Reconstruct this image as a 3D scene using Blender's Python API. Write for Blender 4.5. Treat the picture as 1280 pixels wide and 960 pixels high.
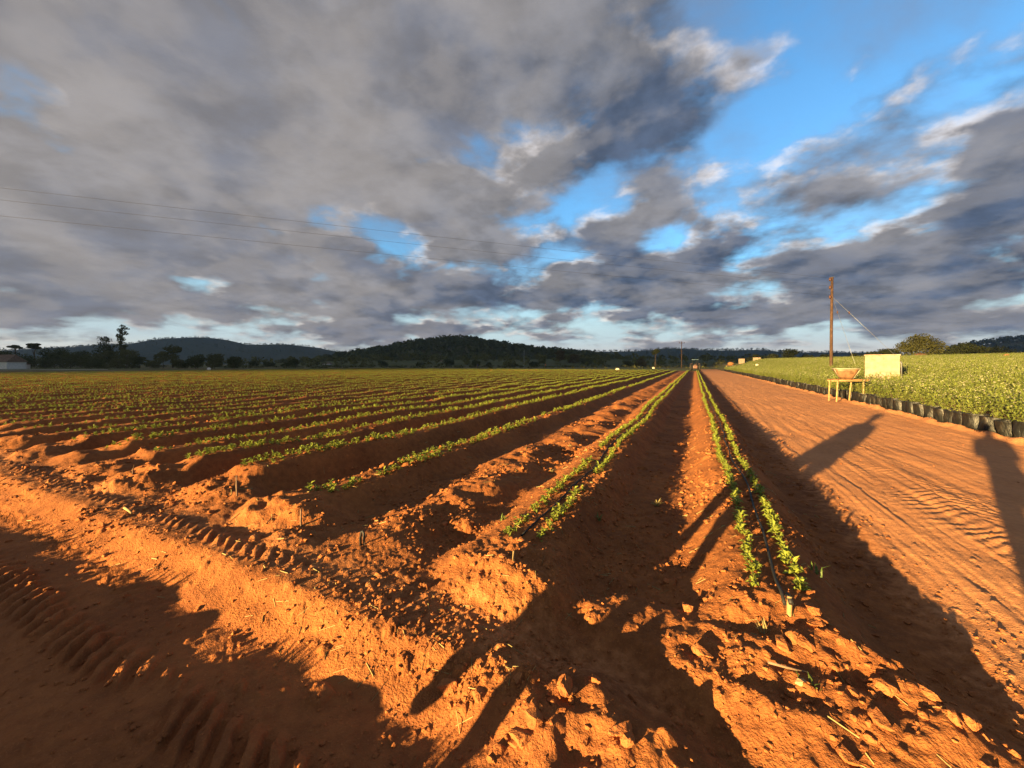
import bpy, bmesh, math, random
import numpy as np
from mathutils import Vector, Matrix

for o in list(bpy.data.objects):
    bpy.data.objects.remove(o)
scene = bpy.context.scene
C = scene.collection
R = math.radians

# ------------------------------------------------------------------ camera
# world axes: +Y runs along the crop beds, +X to the right across them, z up, metres
YAW = R(25.4); CAMZ = 1.5; F = 481.0                # F: focal length in photo pixels (1280 wide)
cam_d = bpy.data.cameras.new('camera'); cam = bpy.data.objects.new('camera', cam_d); C.objects.link(cam)
cam.location = (0, 0, CAMZ); cam.rotation_euler = (R(90), 0, YAW)
cam_d.sensor_width = 36; cam_d.lens = 36*F/1280; cam_d.shift_y = -25/1280
cam_d.clip_start = 0.05; cam_d.clip_end = 12000
scene.camera = cam

# ------------------------------------------------------------------ sun, exposure
SUN_EL = R(6.7); SUN_AZ = R(23.4)                    # shadows fall towards +Y, 23 degrees to the right
sdir = Vector((math.sin(SUN_AZ)*math.cos(SUN_EL), math.cos(SUN_AZ)*math.cos(SUN_EL), -math.sin(SUN_EL)))
sl = bpy.data.lights.new('sun', 'SUN'); so = bpy.data.objects.new('sun', sl); C.objects.link(so)
so.rotation_euler = sdir.to_track_quat('-Z', 'Y').to_euler(); so.location = (-20, -40, 60)
sl.energy = 5.0; sl.angle = R(0.5); sl.color = (1.0, 0.69, 0.28)
scene.view_settings.view_transform = 'Standard'
scene.view_settings.look = 'None'
scene.view_settings.gamma = 1
scene.view_settings.use_curve_mapping = False
scene.view_settings.exposure = 2.90

# ------------------------------------------------------------------ sky: Nishita with broken clouds over it
def N(nt, typ, **kw):
    n = nt.nodes.new(typ)
    for k, v in kw.items(): setattr(n, k, v)
    return n
def M(nt, op, a, b=None, c=None, clamp=False):
    n = nt.nodes.new('ShaderNodeMath'); n.operation = op; n.use_clamp = clamp
    for i, v in enumerate((a, b, c)):
        if v is None: continue
        if hasattr(v, 'is_output'): nt.links.new(v, n.inputs[i])
        else: n.inputs[i].default_value = v
    return n.outputs[0]
def VM(nt, op, a, b=None, s=None):
    n = nt.nodes.new('ShaderNodeVectorMath'); n.operation = op
    for i, v in enumerate((a, b)):
        if v is None: continue
        if hasattr(v, 'is_output'): nt.links.new(v, n.inputs[i])
        else: n.inputs[i].default_value = v
    if s is not None:
        if hasattr(s, 'is_output'): nt.links.new(s, n.inputs['Scale'])
        else: n.inputs['Scale'].default_value = s
    return n.outputs['Value'] if op in ('DOT_PRODUCT', 'LENGTH', 'DISTANCE') else n.outputs[0]
def MIX(nt, f, a, b, mode='MIX'):
    n = nt.nodes.new('ShaderNodeMix'); n.data_type = 'RGBA'; n.blend_type = mode
    for s, v in ((n.inputs[0], f), (n.inputs[6], a), (n.inputs[7], b)):
        if hasattr(v, 'is_output'): nt.links.new(v, s)
        elif isinstance(v, (int, float)): s.default_value = v
        else: s.default_value = (*v[:3], 1)
    return n.outputs[2]
def SM(nt, v, lo, hi, a=0.0, b=1.0):
    n = nt.nodes.new('ShaderNodeMapRange'); n.interpolation_type = 'SMOOTHSTEP'
    nt.links.new(v, n.inputs[0])
    for i, q in enumerate((lo, hi, a, b)): n.inputs[i+1].default_value = q
    return n.outputs[0]
def NOISE(nt, vec, scale, detail=6, rough=0.55, dist=0.0):
    n = nt.nodes.new('ShaderNodeTexNoise'); n.inputs['Scale'].default_value = scale
    n.inputs['Detail'].default_value = detail; n.inputs['Roughness'].default_value = rough
    n.inputs['Distortion'].default_value = dist
    if vec is not None: nt.links.new(vec, n.inputs['Vector'])
    return n.outputs[0]

world = bpy.data.worlds.new('World'); scene.world = world; world.use_nodes = True
wn = world.node_tree; wn.nodes.clear()
w_out = N(wn, 'ShaderNodeOutputWorld'); w_bg = N(wn, 'ShaderNodeBackground'); w_bg.inputs[1].default_value = 0.15
wn.links.new(w_bg.outputs[0], w_out.inputs[0])
sky = N(wn, 'ShaderNodeTexSky'); sky.sky_type = 'NISHITA'; sky.sun_disc = False
sky.sun_elevation = SUN_EL; sky.sun_rotation = R(180) + SUN_AZ
tc = N(wn, 'ShaderNodeTexCoord'); dirv = tc.outputs['Generated']
sep = N(wn, 'ShaderNodeSeparateXYZ'); wn.links.new(dirv, sep.inputs[0])
zz = M(wn, 'ADD', M(wn, 'MAXIMUM', sep.outputs[2], 0.0), 0.26)
comb = N(wn, 'ShaderNodeCombineXYZ')
wn.links.new(M(wn, 'DIVIDE', sep.outputs[0], zz), comb.inputs[0]); wn.links.new(M(wn, 'DIVIDE', sep.outputs[1], zz), comb.inputs[1])
wn.links.new(M(wn, 'MULTIPLY', sep.outputs[2], 0.6), comb.inputs[2])
P = VM(wn, 'ADD', comb.outputs[0], (1.7, 6.2, 0.4))
P2 = VM(wn, 'ADD', P, (-0.035, -0.07, 0.05))          # a little towards the sun and up
def cloud_density(p):
    big = NOISE(wn, p, 1.5, 2, 0.5)
    mid = NOISE(wn, p, 3.3, 8, 0.54, 0.12)
    return M(wn, 'ADD', M(wn, 'MULTIPLY', big, 0.60), M(wn, 'MULTIPLY', mid, 0.70))
d1 = cloud_density(P); d2 = cloud_density(P2)
def sky_dir(px, py):                                  # direction of a place in the sky
    v = Vector(((px-640), F, -(py-455))).normalized()
    return (v.x*math.cos(YAW)-v.y*math.sin(YAW), v.x*math.sin(YAW)+v.y*math.cos(YAW), v.z)
def blob(px, py, c0, c1):
    return SM(wn, VM(wn, 'DOT_PRODUCT', dirv, sky_dir(px, py)), math.cos(R(c1)), math.cos(R(c0)))
hole = M(wn, 'MULTIPLY', blob(1090, 60, 2, 22), -0.155)
for (bx_, by_, c0, c1, a_) in ((980, 175, 1, 9, -0.06), (720, 110, 1, 10, -0.03), (840, 280, 2, 10, 0.04), (250, 40, 8, 30, 0.05), (60, 110, 4, 26, 0.13), (330, 240, 3, 16, 0.07), (640, 250, 2, 10, 0.04), (240, 305, 1, 7, -0.07), (500, 255, 1, 7, -0.05), (100, 350, 2, 14, 0.05), (520, 370, 2, 14, 0.05), (1160, 270, 3, 15, 0.14), (830, 190, 2, 10, 0.08), (640, 10, 2, 12, 0.06), (1230, 120, 2, 9, 0.06)):
    hole = M(wn, 'ADD', hole, M(wn, 'MULTIPLY', blob(bx_, by_, c0, c1), a_))
elev_gap = SM(wn, sep.outputs[2], 0.03, 0.12, -0.10, 0.035)  # the sheet thins out over the far horizon
dens = M(wn, 'SUBTRACT', M(wn, 'ADD', M(wn, 'ADD', M(wn, 'MULTIPLY', M(wn, 'SUBTRACT', d1, 0.65), 1.25), 0.65), M(wn, 'ADD', hole, elev_gap)), 0.02)
cover = SM(wn, dens, 0.50, 0.70)
edge = M(wn, 'MULTIPLY', SM(wn, dens, 0.50, 0.60), SM(wn, dens, 0.58, 0.72, 1.0, 0.0))      # thin sunlit rims
lit = SM(wn, M(wn, 'SUBTRACT', d1, d2), -0.04, 0.09)
tone = SM(wn, NOISE(wn, VM(wn, 'ADD', P, (2.2, 9.1, 0.0)), 2.4, 5, 0.52), 0.40, 0.62)
puff = SM(wn, NOISE(wn, VM(wn, 'ADD', P, (7.7, 1.3, 0.5)), 5.0, 8, 0.58, 0.15), 0.33, 0.67, 0.72, 1.32)
shade = VM(wn, 'SCALE', MIX(wn, tone, (0.082, 0.112, 0.175), (0.203, 0.208, 0.235)), s=puff)
ccol = MIX(wn, M(wn, 'MULTIPLY', lit, 0.38), shade, (0.35, 0.330, 0.33))
fine_ = SM(wn, NOISE(wn, P, 9.0, 6, 0.58), 0.35, 0.68)
ccol = MIX(wn, M(wn, 'MULTIPLY', M(wn, 'MULTIPLY', edge, lit), M(wn, 'ADD', 0.25, fine_)), ccol, (1.0, 0.88, 0.79))
warm = blob(60, -60, 5, 55)
ccol = MIX(wn, M(wn, 'MULTIPLY', warm, 0.34), ccol, (0.46, 0.40, 0.35))
hori = SM(wn, sep.outputs[2], 0.0, 0.13, 1.0, 0.0); hori2 = SM(wn, sep.outputs[2], 0.03, 0.26, 1.0, 0.0)
ccol = MIX(wn, M(wn, 'MULTIPLY', hori, 0.30), ccol, (0.42, 0.38, 0.38))
blue = MIX(wn, 1.0, sky.outputs[0], (0.21, 0.39, 0.56), 'MULTIPLY')
blue = VM(wn, 'SCALE', blue, s=0.64)
blue = MIX(wn, hori2, blue, (0.62, 0.76, 0.80))
blue = MIX(wn, SM(wn, sep.outputs[2], 0.0, 0.07, 1.0, 0.0), blue, (0.80, 0.72, 0.64))
veil = SM(wn, NOISE(wn, P, 2.0, 7, 0.58, 0.3), 0.40, 0.72, 0.0, 0.6)
blue = MIX(wn, M(wn, 'MULTIPLY', veil, SM(wn, sep.outputs[2], 0.03, 0.2)), blue, (0.22, 0.25, 0.32))
skc = MIX(wn, cover, blue, ccol)
wn.links.new(skc, w_bg.inputs[0])

# ------------------------------------------------------------------ helpers
rng = random.Random(7); nprng = np.random.default_rng(11)
def cam_xy(px, Z):                                    # world x, y of a place Z metres ahead, seen at column px
    xc = (px-640)/F*Z
    return xc*math.cos(YAW)-Z*math.sin(YAW), xc*math.sin(YAW)+Z*math.cos(YAW)
def ground_at(px, py):
    return cam_xy(px, F*CAMZ/(py-455))
def tag(o, label=None, cat=None, group=None, kind=None):
    if label: o['label'] = label
    if cat: o['category'] = cat
    if group: o['group'] = group
    if kind: o['kind'] = kind
    return o
def link(name, me, mat=None, parent=None, loc=(0, 0, 0), rz=0.0, sc=1.0):
    o = bpy.data.objects.new(name, me); C.objects.link(o)
    if mat is not None and me is not None and len(me.materials) == 0: me.materials.append(mat)
    o.location = loc; o.rotation_euler = (0, 0, rz); o.scale = (sc, sc, sc) if isinstance(sc, (int, float)) else sc
    if parent: o.parent = parent
    return o
def empty(name, loc, rz=0.0):
    o = bpy.data.objects.new(name, None); C.objects.link(o); o.location = loc; o.rotation_euler = (0, 0, rz)
    o.empty_display_size = 0.2
    return o
def mesh_np(name, v, f, smooth=False):
    """v (N,3), f (M,k) one polygon size"""
    me = bpy.data.meshes.new(name)
    v = np.asarray(v, dtype=np.float32); f = np.asarray(f, dtype=np.int32)
    me.vertices.add(len(v)); me.vertices.foreach_set('co', v.ravel())
    k = f.shape[1]
    me.loops.add(f.size); me.loops.foreach_set('vertex_index', f.ravel())
    me.polygons.add(len(f)); me.polygons.foreach_set('loop_start', np.arange(0, f.size, k, dtype=np.int32))
    me.polygons.foreach_set('use_smooth', np.full(len(f), smooth))
    me.update(calc_edges=True)
    return me
class MB:
    """collects shapes into one mesh"""
    def __init__(s): s.bm = bmesh.new()
    def box(s, c, size, rot=None, bevel=0.0):
        r = bmesh.ops.create_cube(s.bm, size=1.0)
        m = Matrix.Translation(c) @ (rot.to_4x4() if rot else Matrix()) @ Matrix.Diagonal((*size, 1))
        bmesh.ops.transform(s.bm, matrix=m, verts=r['verts'])
        if bevel:
            es = {e for v in r['verts'] for e in v.link_edges}
            bmesh.ops.bevel(s.bm, geom=list(es), offset=bevel, segments=2, affect='EDGES', profile=0.7)
        return s
    def tube(s, pts, radii, seg=8, cap=True):
        pts = [Vector(p) for p in pts]
        if isinstance(radii, (int, float)): radii = [radii]*len(pts)
        rings = []
        for i, p in enumerate(pts):
            t = (pts[min(i+1, len(pts)-1)]-pts[max(i-1, 0)]).normalized()
            a = t.cross(Vector((0, 0, 1)));
            if a.length < 0.05: a = t.cross(Vector((0, 1, 0)))
            a.normalize(); b = t.cross(a)
            rings.append([s.bm.verts.new(p+(a*math.cos(q)+b*math.sin(q))*radii[i]) for q in [2*math.pi*k/seg for k in range(seg)]])
        for i in range(len(rings)-1):
            for k in range(seg):
                f = s.bm.faces.new((rings[i][k], rings[i][(k+1) % seg], rings[i+1][(k+1) % seg], rings[i+1][k])); f.smooth = True
        if cap:
            s.bm.faces.new(rings[0]); s.bm.faces.new(rings[-1])
        return s
    def lathe(s, prof, seg=16, wob=None, z0=0.0):
        rings = []
        for r, z in prof:
            rings.append([s.bm.verts.new(((r+(wob(k, z) if wob else 0))*math.cos(2*math.pi*k/seg), (r+(wob(k, z) if wob else 0))*math.sin(2*math.pi*k/seg), z+z0)) for k in range(seg)])
        for i in range(len(rings)-1):
            for k in range(seg):
                f = s.bm.faces.new((rings[i][k], rings[i][(k+1) % seg], rings[i+1][(k+1) % seg], rings[i+1][k])); f.smooth = True
        s.bm.faces.new(rings[0][::-1]); s.bm.faces.new(rings[-1])
        return s
    def blob(s, c, r, sub=2, amp=0.15, seed=0, scale=(1, 1, 1)):
        q = bmesh.ops.create_icosphere(s.bm, subdivisions=sub, radius=1.0)
        rg = random.Random(seed); ks = [(Vector((rg.gauss(0, 1), rg.gauss(0, 1), rg.gauss(0, 1))).normalized(), rg.uniform(1.5, 4), rg.uniform(0, 6)) for _ in range(7)]
        for v in q['verts']:
            n = v.co.normalized(); d = sum(math.sin(k.dot(n)*w+ph) for k, w, ph in ks)/7
            v.co = Vector(c)+Vector((n.x*scale[0], n.y*scale[1], n.z*scale[2]))*(r*(1+amp*3*d))
        for f in s.bm.faces: f.smooth = True
        return s
    def mesh(s, name):
        me = bpy.data.meshes.new(name); bmesh.ops.recalc_face_normals(s.bm, faces=s.bm.faces[:]); s.bm.to_mesh(me); s.bm.free(); return me
    def build(s, name, mat, parent=None, **kw):
        return link(name, s.mesh(name), mat, parent, **kw)

# ------------------------------------------------------------------ noise in numpy
def _h(ix, iy, seed):
    n = (ix.astype(np.int64)*374761393 + iy.astype(np.int64)*668265263 + seed*974634777) & 0xffffffff
    n = ((n ^ (n >> 13))*1274126177) & 0xffffffff
    n = ((n ^ (n >> 16))*2246822519) & 0xffffffff
    return ((n ^ (n >> 15)) & 0xffffff)/float(0x1000000)
def perlin(x, y, seed=0):
    ix = np.floor(x); iy = np.floor(y); fx = x-ix; fy = y-iy
    u = fx*fx*fx*(fx*(fx*6-15)+10); v = fy*fy*fy*(fy*(fy*6-15)+10)
    def g(dx, dy):
        a = _h(ix+dx, iy+dy, seed)*2*np.pi
        return np.cos(a)*(fx-dx)+np.sin(a)*(fy-dy)
    n0 = g(0, 0)*(1-u)+g(1, 0)*u; n1 = g(0, 1)*(1-u)+g(1, 1)*u
    return (n0*(1-v)+n1*v)*1.5
def fbm(x, y, octv=4, seed=0, gain=0.5):
    s = np.zeros_like(x); a = 1.0
    for i in range(octv):
        s += a*perlin(x, y, seed+i*17); x = x*2.03+11.3; y = y*2.03-5.7; a *= gain
    return s
def clods(x, y, size, prob, seed):
    """lumps of earth: height field of half-buried rounded bodies, 'prob' may be an array"""
    gx = x/size+0.16*perlin(x*2.6/size, y*2.6/size, seed+8); gy = y/size+0.16*perlin(x*2.6/size+9, y*2.6/size, seed+9); ix = np.floor(gx); iy = np.floor(gy); out = np.zeros_like(x)
    for dx in (-1, 0, 1):
        for dy in (-1, 0, 1):
            cx = ix+dx; cy = iy+dy
            px = cx+0.2+0.6*_h(cx, cy, seed); py = cy+0.2+0.6*_h(cx, cy, seed+1)
            r = 0.22+0.4*_h(cx, cy, seed+2)**2; an = _h(cx, cy, seed+4)*3.1416; st = 0.65+0.6*_h(cx, cy, seed+5)
            ddx = (gx-px); ddy = (gy-py)
            e1 = (ddx*np.cos(an)+ddy*np.sin(an))*st; e2 = (-ddx*np.sin(an)+ddy*np.cos(an))/st
            d = np.sqrt(e1**2+e2**2)/r
            hgt = np.sqrt(np.clip(1-d*d, 0, 1))*r*0.62*(_h(cx, cy, seed+3) < prob)
            out = np.maximum(out, hgt)
    return out*size
def sstep(a, b, x):
    t = np.clip((x-a)/(b-a), 0, 1); return t*t*(3-2*t)

# ------------------------------------------------------------------ the lie of the land
BEDS = [0.45, -1.2] + [-3.5-1.17*k for k in range(74)]
Y0 = 2.62; YEND = 86.0; XLEFT = -90.0
ROAD_L = 1.25; ROAD_R = 5.55
hrg = random.Random(5)
HEAPS = [(0.46, 2.22, 0.60, 0.54, 0.145), (-0.40, 1.40, 0.50, 0.42, 0.13), (-1.10, 2.40, 0.52, 0.40, 0.13), (-0.30, 2.32, 0.34, 0.28, 0.07),
         (0.10, 2.05, 0.26, 0.20, 0.08), (0.75, 1.75, 0.5, 0.14, 0.05), (-2.3, 3.6, 0.35, 0.6, 0.10), (-1.9, 3.1, 0.3, 0.25, 0.07),
         (-2.45, 5.2, 0.4, 0.9, 0.08), (-2.35, 2.75, 0.35, 0.3, 0.08)]
for c in BEDS[2:22]:
    HEAPS.append((c+hrg.uniform(-.12, .12), 2.42+hrg.uniform(-.15, .1), 0.46+hrg.uniform(-.08, .1), 0.36+hrg.uniform(-.06, .08), 0.13+hrg.uniform(-.04, .05)))
    HEAPS.append((c+hrg.uniform(.3, .7), 2.15+hrg.uniform(-.15, .15), 0.25, 0.18, hrg.uniform(.03, .08)))
def height(x, y, fine=True):
    x = np.asarray(x, dtype=np.float64); y = np.asarray(y, dtype=np.float64)
    r = np.hypot(x, y)
    wx = 0.05*fbm(x*1.3, y*1.3, 2, 91); wy = 0.05*fbm(x*1.3, y*1.3, 2, 92)
    h = 0.03*fbm(x*0.22, y*0.22, 2, 3)
    field = sstep(Y0-0.5, Y0+0.15, y+wy*1.5)*(1-sstep(YEND-1, YEND+1, y))*sstep(XLEFT-1, XLEFT, x)*(1-sstep(1.2, 1.45, x))
    field = field*(1-0.9*np.exp(-((y-66.5)/0.9)**2))
    bx = x + 0.05*fbm(y*0.25, x*0+3.3, 2, 31) + wx*0.35
    prof = np.zeros_like(x)
    hv = 1+0.16*fbm(x*0.35, y*0.5, 2, 44)
    for c in BEDS:
        m = np.abs(bx-c) < 0.7
        if not m.any(): continue
        dx = bx[m]-c
        prof[m] = np.maximum(prof[m], sstep(-0.62, -0.17, dx)*(1-sstep(0.19, 0.52, dx)) if c > -2 else sstep(-0.58, -0.13, dx)*(1-sstep(0.12, 0.46, dx)))
    weak = np.exp(-((bx+2.30)/0.50)**2)
    h += field*(np.where(x < -4.1, 0.32, np.where(x < -2.9, 0.19, 0.225))*prof*hv + 0.11*weak*(1+fbm(x*1.1, y*1.1, 3, 8)) - 0.05)
    h += field*0.09*np.exp(-((x-1.33+wx)/0.12)**2)*sstep(9, 16, y)
    # headland, its heaps and the shoulder beside the track
    for (cx, cy, rx, ry, hh) in HEAPS:
        m = (np.abs(x-cx) < rx*1.6) & (np.abs(y-cy) < ry*1.8)
        if not m.any(): continue
        q = ((x[m]+wx[m]*2-cx)/rx)**2+((y[m]+wy[m]*2-cy)/ry)**2
        k_ = 1-sstep(0.0, 1.5, q)
        h[m] = h[m]*(1-0.75*k_) + hh*k_*(0.88+0.32*fbm(x[m]*4.0, y[m]*4.0, 3, 77))
    left = 1-sstep(-0.85, -0.62, x+wx)
    bm_h = 0.085*(1+0.35*fbm(x*0.7, y*0+1.1, 2, 21))
    yb = y+wy*0.8
    h += left*bm_h*(0.10*np.exp(-np.abs((yb-1.68)/0.17)**2.2) + 0.85*sstep(1.42, 1.64, yb)*(1-sstep(2.25, 2.8, yb)))
    track = (1-sstep(1.30, 1.46, y+wy))
    h += -0.045*track*(1-sstep(-.2, .5, x))
    # unseen bank behind the track and the viewer, shaped to shade the track
    bank = (0.200+0.045*fbm(x*0.9, x*0+5, 3, 61)+0.035*fbm(x*3.1, x*0+2, 2, 63)+0.015*np.exp(-((x+1.2)/1.3)**2))
    h += (1-sstep(-0.25, 0.35, x))*np.clip(bank, 0.02, 0.5)*np.exp(-((y+0.28)/0.20)**2)
    # tyre lugs pressed into the track
    for (yc, hw, amp, per, sl_, x1, sd) in ((0.93, 0.11, 0.050, 0.125, 0.8, -0.2, 1), (1.30, 0.075, 0.028, 0.115, -0.7, -2.6, 2), (1.80, 0.07, 0.028, 0.12, 0.9, -2.2, 3)):
        yy_ = y-yc-wy*0.5-0.02*np.sin(x*0.7)
        ph = (x+sl_*yy_+0.02*fbm(x*9, y*9, 2, 58+sd))/per+0.5*perlin(x*1.7, y*1.7, 55+sd)
        saw = ph-np.floor(ph)
        lug = sstep(0.0, 0.16, saw)*(1-sstep(0.52, 0.64, saw))
        w = np.exp(-(yy_/hw)**4)*(1-sstep(x1-0.8, x1, x))*np.clip(0.65+0.9*fbm(x*1.5, y*2.5, 3, 66+sd), 0.0, 1.25)
        h += amp*w*(lug-0.25)
    # ribbed tread printed on the shoulder's top
    rib = np.sin((y*0.55+x*0.16)*2*np.pi/0.035+1.5*perlin(x*2, y*2, 9))
    h += left*0.004*rib*np.exp(-((y-1.86)/0.10)**2)*sstep(-0.2, 0.25, perlin(x*0.9+4, y*0.9, 14))
    # the road: long wheel lines and a churned, treaded strip
    road = sstep(ROAD_L-.1, ROAD_L+.15, x+wx)*(1-sstep(ROAD_R-.1, ROAD_R+.1, x+wx*1.2))*sstep(0.9, 2.0, y)
    if fine:
        h += road*0.008*fbm((x+0.03*y)*8.0, y*0.9, 4, 120)+road*0.010*fbm(x*1.6, y*0.5, 2, 122)-road*0.009*np.clip(1-3.2*np.abs(perlin((x+0.02*np.sin(y*.2))*4.2, y*0.11, 124)), 0, 1)-road*0.006*np.clip(1-3.5*np.abs(perlin(x*11, y*0.2+3, 125)), 0, 1)
        tre = np.exp(-((x-2.55-0.10*np.sin(y*0.3))/0.62)**4)*sstep(2.2, 3.2, y)*(1-sstep(9, 22, y))
        ph = (y+0.85*np.abs(x-2.5))/0.135+0.7*fbm(x*1.4, y*1.4, 2, 140)
        h += road*tre*0.024*(np.abs(ph-np.floor(ph)-0.5)*2-0.5)*np.clip(0.45+0.95*fbm(x*1.0, y*0.6, 3, 150), 0, 1.1)
        tr2 = np.exp(-((x-4.2)/0.35)**4)*sstep(4, 6, y)
        ph2 = (y-0.7*np.abs(x-4.2))/0.14+0.6*fbm(x*1.4, y*1.4, 2, 141)
        h += road*tr2*0.016*(np.abs(ph2-np.floor(ph2)-0.5)*2-0.5)*np.clip(0.2+0.9*fbm(x*1.0, y*0.6, 2, 151), 0, 1)
    edge = np.exp(-((x-ROAD_R+wx*1.6)/0.10)**2)*sstep(2, 4, y)*(1-sstep(92, 96, y))
    h += edge*0.10*np.clip(0.8+0.7*fbm(x*2, y*1.2, 2, 160), 0.05, 1.5)
    h += -0.06*sstep(ROAD_R+.05, ROAD_R+.2, x)*(1-sstep(94, 97, y))*sstep(2, 4, y)
    # the nursery lies on rising ground
    h += sstep(5.9, 13, x)*np.clip(0.018*(y-6), 0, 1.7)*sstep(3, 8, y) + 0.02*np.clip(x-6.3, 0, 70)*sstep(3, 8, y)
    # rough earth
    if fine:
        rough = np.clip(1.0-0.75*road-0.55*track-0.45*left*(y > 1.3)*(y < 2.0), 0.15, 1)
        near = r < 26
        xn, yn = x[near], y[near]; rn = rough[near]
        d = rn*(0.012*fbm(xn*4.0, yn*4.0, 4, 200, 0.52)+0.006*np.abs(fbm(xn*15, yn*15, 2, 210)))
        pz = np.clip(0.25+0.8*fbm(xn*0.9, yn*0.9, 2, 230), 0.02, 0.95)*np.clip(rn*1.25-0.15, 0.03, 1)
        d += clods(xn, yn, 0.12, pz*0.14*(rn > 0.4), 300)*.9 + clods(xn+7.7, yn+3.1, 0.066, pz*0.35*(rn > 0.4), 310)*.9
        vn = np.hypot(xn, yn) < 7
        dd = d[vn]; dd += clods(xn[vn]+1.3, yn[vn]+8.1, 0.036, np.clip(pz[vn]*1.1, 0.06, 1), 320)*.8 + (0.2+0.8*rn[vn])*0.0025*fbm(xn[vn]*36, yn[vn]*36, 2, 330)
        d[vn] = dd
        h[near] += d
        far = (~near) & (r < 140)
        h[far] += 0.02*rough[far]*fbm(x[far]*2.2, y[far]*2.2, 3, 200)
    return h
def hz(x, y):
    return float(height(np.array([x]), np.array([y]))[0])

# ------------------------------------------------------------------ materials
def new_mat(name):
    m = bpy.data.materials.new(name); m.use_nodes = True; nt = m.node_tree
    b = nt.nodes['Principled BSDF']; return m, nt, b
def soil(name, dark, light, bump=0.5, pale=None, fine=90, blend=False):
    m, nt, b = new_mat(name)
    pos = N(nt, 'ShaderNodeNewGeometry').outputs['Position']
    at = N(nt, 'ShaderNodeAttribute'); at.attribute_name = 'packed'
    n1 = NOISE(nt, pos, 1.3, 5, 0.6); n2 = NOISE(nt, pos, 14, 6, 0.65); n3 = NOISE(nt, pos, fine, 3, 0.6)
    f = M(nt, 'ADD', M(nt, 'MULTIPLY', SM(nt, n1, 0.3, 0.7), 0.5), M(nt, 'MULTIPLY', SM(nt, n2, 0.28, 0.75), 0.5))
    col = MIX(nt, f, dark, light)
    if pale:
        col = MIX(nt, M(nt, 'MULTIPLY', SM(nt, n3, 0.58, 0.75), 0.5), col, pale)
    if blend:
        f2 = M(nt, 'ADD', M(nt, 'MULTIPLY', SM(nt, n1, 0.3, 0.7), 0.45), M(nt, 'MULTIPLY', SM(nt, n2, 0.28, 0.75), 0.55))
        pk = MIX(nt, f2, (0.40, 0.165, 0.068), (0.58, 0.255, 0.105))
        pk = MIX(nt, M(nt, 'MULTIPLY', SM(nt, n3, 0.58, 0.75), 0.5), pk, (0.58, 0.26, 0.115))
        edge = SM(nt, M(nt, 'ADD', at.outputs['Fac'], M(nt, 'MULTIPLY', M(nt, 'SUBTRACT', n2, 0.5), 0.9)), 0.15, 0.85)
        col = MIX(nt, edge, col, pk)
    nt.links.new(col, b.inputs['Base Color']); b.inputs['Roughness'].default_value = 0.95; b.inputs['Specular IOR Level'].default_value = 0.12
    bp = N(nt, 'ShaderNodeBump'); bp.inputs['Strength'].default_value = bump; bp.inputs['Distance'].default_value = 0.012
    hh = M(nt, 'ADD', n3, M(nt, 'MULTIPLY', n2, 1.5)); nt.links.new(hh, bp.inputs['Height']); nt.links.new(bp.outputs[0], b.inputs['Normal'])
    return m
m_soil = soil('red_soil', (0.145, 0.049, 0.017), (0.335, 0.118, 0.035), 0.9, (0.44, 0.17, 0.055), blend=True)
m_road = m_soil
m_track = soil('wheel_worn_earth', (0.18, 0.060, 0.021), (0.35, 0.120, 0.037), 0.8, (0.45, 0.17, 0.06))
m_bare = soil('dark_nursery_earth', (0.12, 0.045, 0.02), (0.24, 0.09, 0.035), 0.6)  # dark soil of the nursery ground
m_clod = soil('soil_clod', (0.20, 0.066, 0.022), (0.40, 0.145, 0.048), 1.0, None, 70)
def plain(name, col, rough=0.7, spec=0.3, var=0.25, scale=12.0, bump=0.0, metal=0.0):
    m, nt, b = new_mat(name)
    tcn = N(nt, 'ShaderNodeTexCoord').outputs['Object']
    n = NOISE(nt, tcn, scale, 5, 0.6)
    c2 = tuple(c*(1-var) for c in col); c3 = tuple(min(1, c*(1+var)) for c in col)
    nt.links.new(MIX(nt, SM(nt, n, 0.3, 0.7), c2, c3), b.inputs['Base Color'])
    b.inputs['Roughness'].default_value = rough; b.inputs['Specular IOR Level'].default_value = spec; b.inputs['Metallic'].default_value = metal
    if bump:
        bp = N(nt, 'ShaderNodeBump'); bp.inputs['Strength'].default_value = bump; bp.inputs['Distance'].default_value = 0.01
        nt.links.new(n, bp.inputs['Height']); nt.links.new(bp.outputs[0], b.inputs['Normal'])
    return m
def leafmat(name, a, b_, rough=0.55, trans=0.25, spec=0.3):
    m, nt, b = new_mat(name)
    oi = N(nt, 'ShaderNodeObjectInfo').outputs['Random']
    pos = N(nt, 'ShaderNodeNewGeometry').outputs['Position']
    n = NOISE(nt, pos, 9.0, 2, 0.5)
    f = M(nt, 'ADD', M(nt, 'MULTIPLY', oi, 0.5), M(nt, 'MULTIPLY', SM(nt, n, 0.3, 0.7), 0.5))
    col = MIX(nt, f, a, b_)
    nt.links.new(col, b.inputs['Base Color']); b.inputs['Roughness'].default_value = rough; b.inputs['Specular IOR Level'].default_value = spec
    tr = N(nt, 'ShaderNodeBsdfTranslucent'); nt.links.new(col, tr.inputs[0])
    mx = N(nt, 'ShaderNodeMixShader'); mx.inputs[0].default_value = trans
    nt.links.new(b.outputs[0], mx.inputs[1]); nt.links.new(tr.outputs[0], mx.inputs[2])
    nt.links.new(mx.outputs[0], nt.nodes['Material Output'].inputs[0])
    return m
m_seed = leafmat('seedling_leaf', (0.135, 0.165, 0.020), (0.25, 0.28, 0.042))
m_nurs = leafmat('nursery_leaf', (0.080, 0.108, 0.016), (0.19, 0.212, 0.046), 0.4, 0.25, 0.5)
m_bloss = leafmat('cream_blossom', (0.34, 0.31, 0.20), (0.46, 0.43, 0.30), 0.6, 0.2, 0.2)
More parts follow.
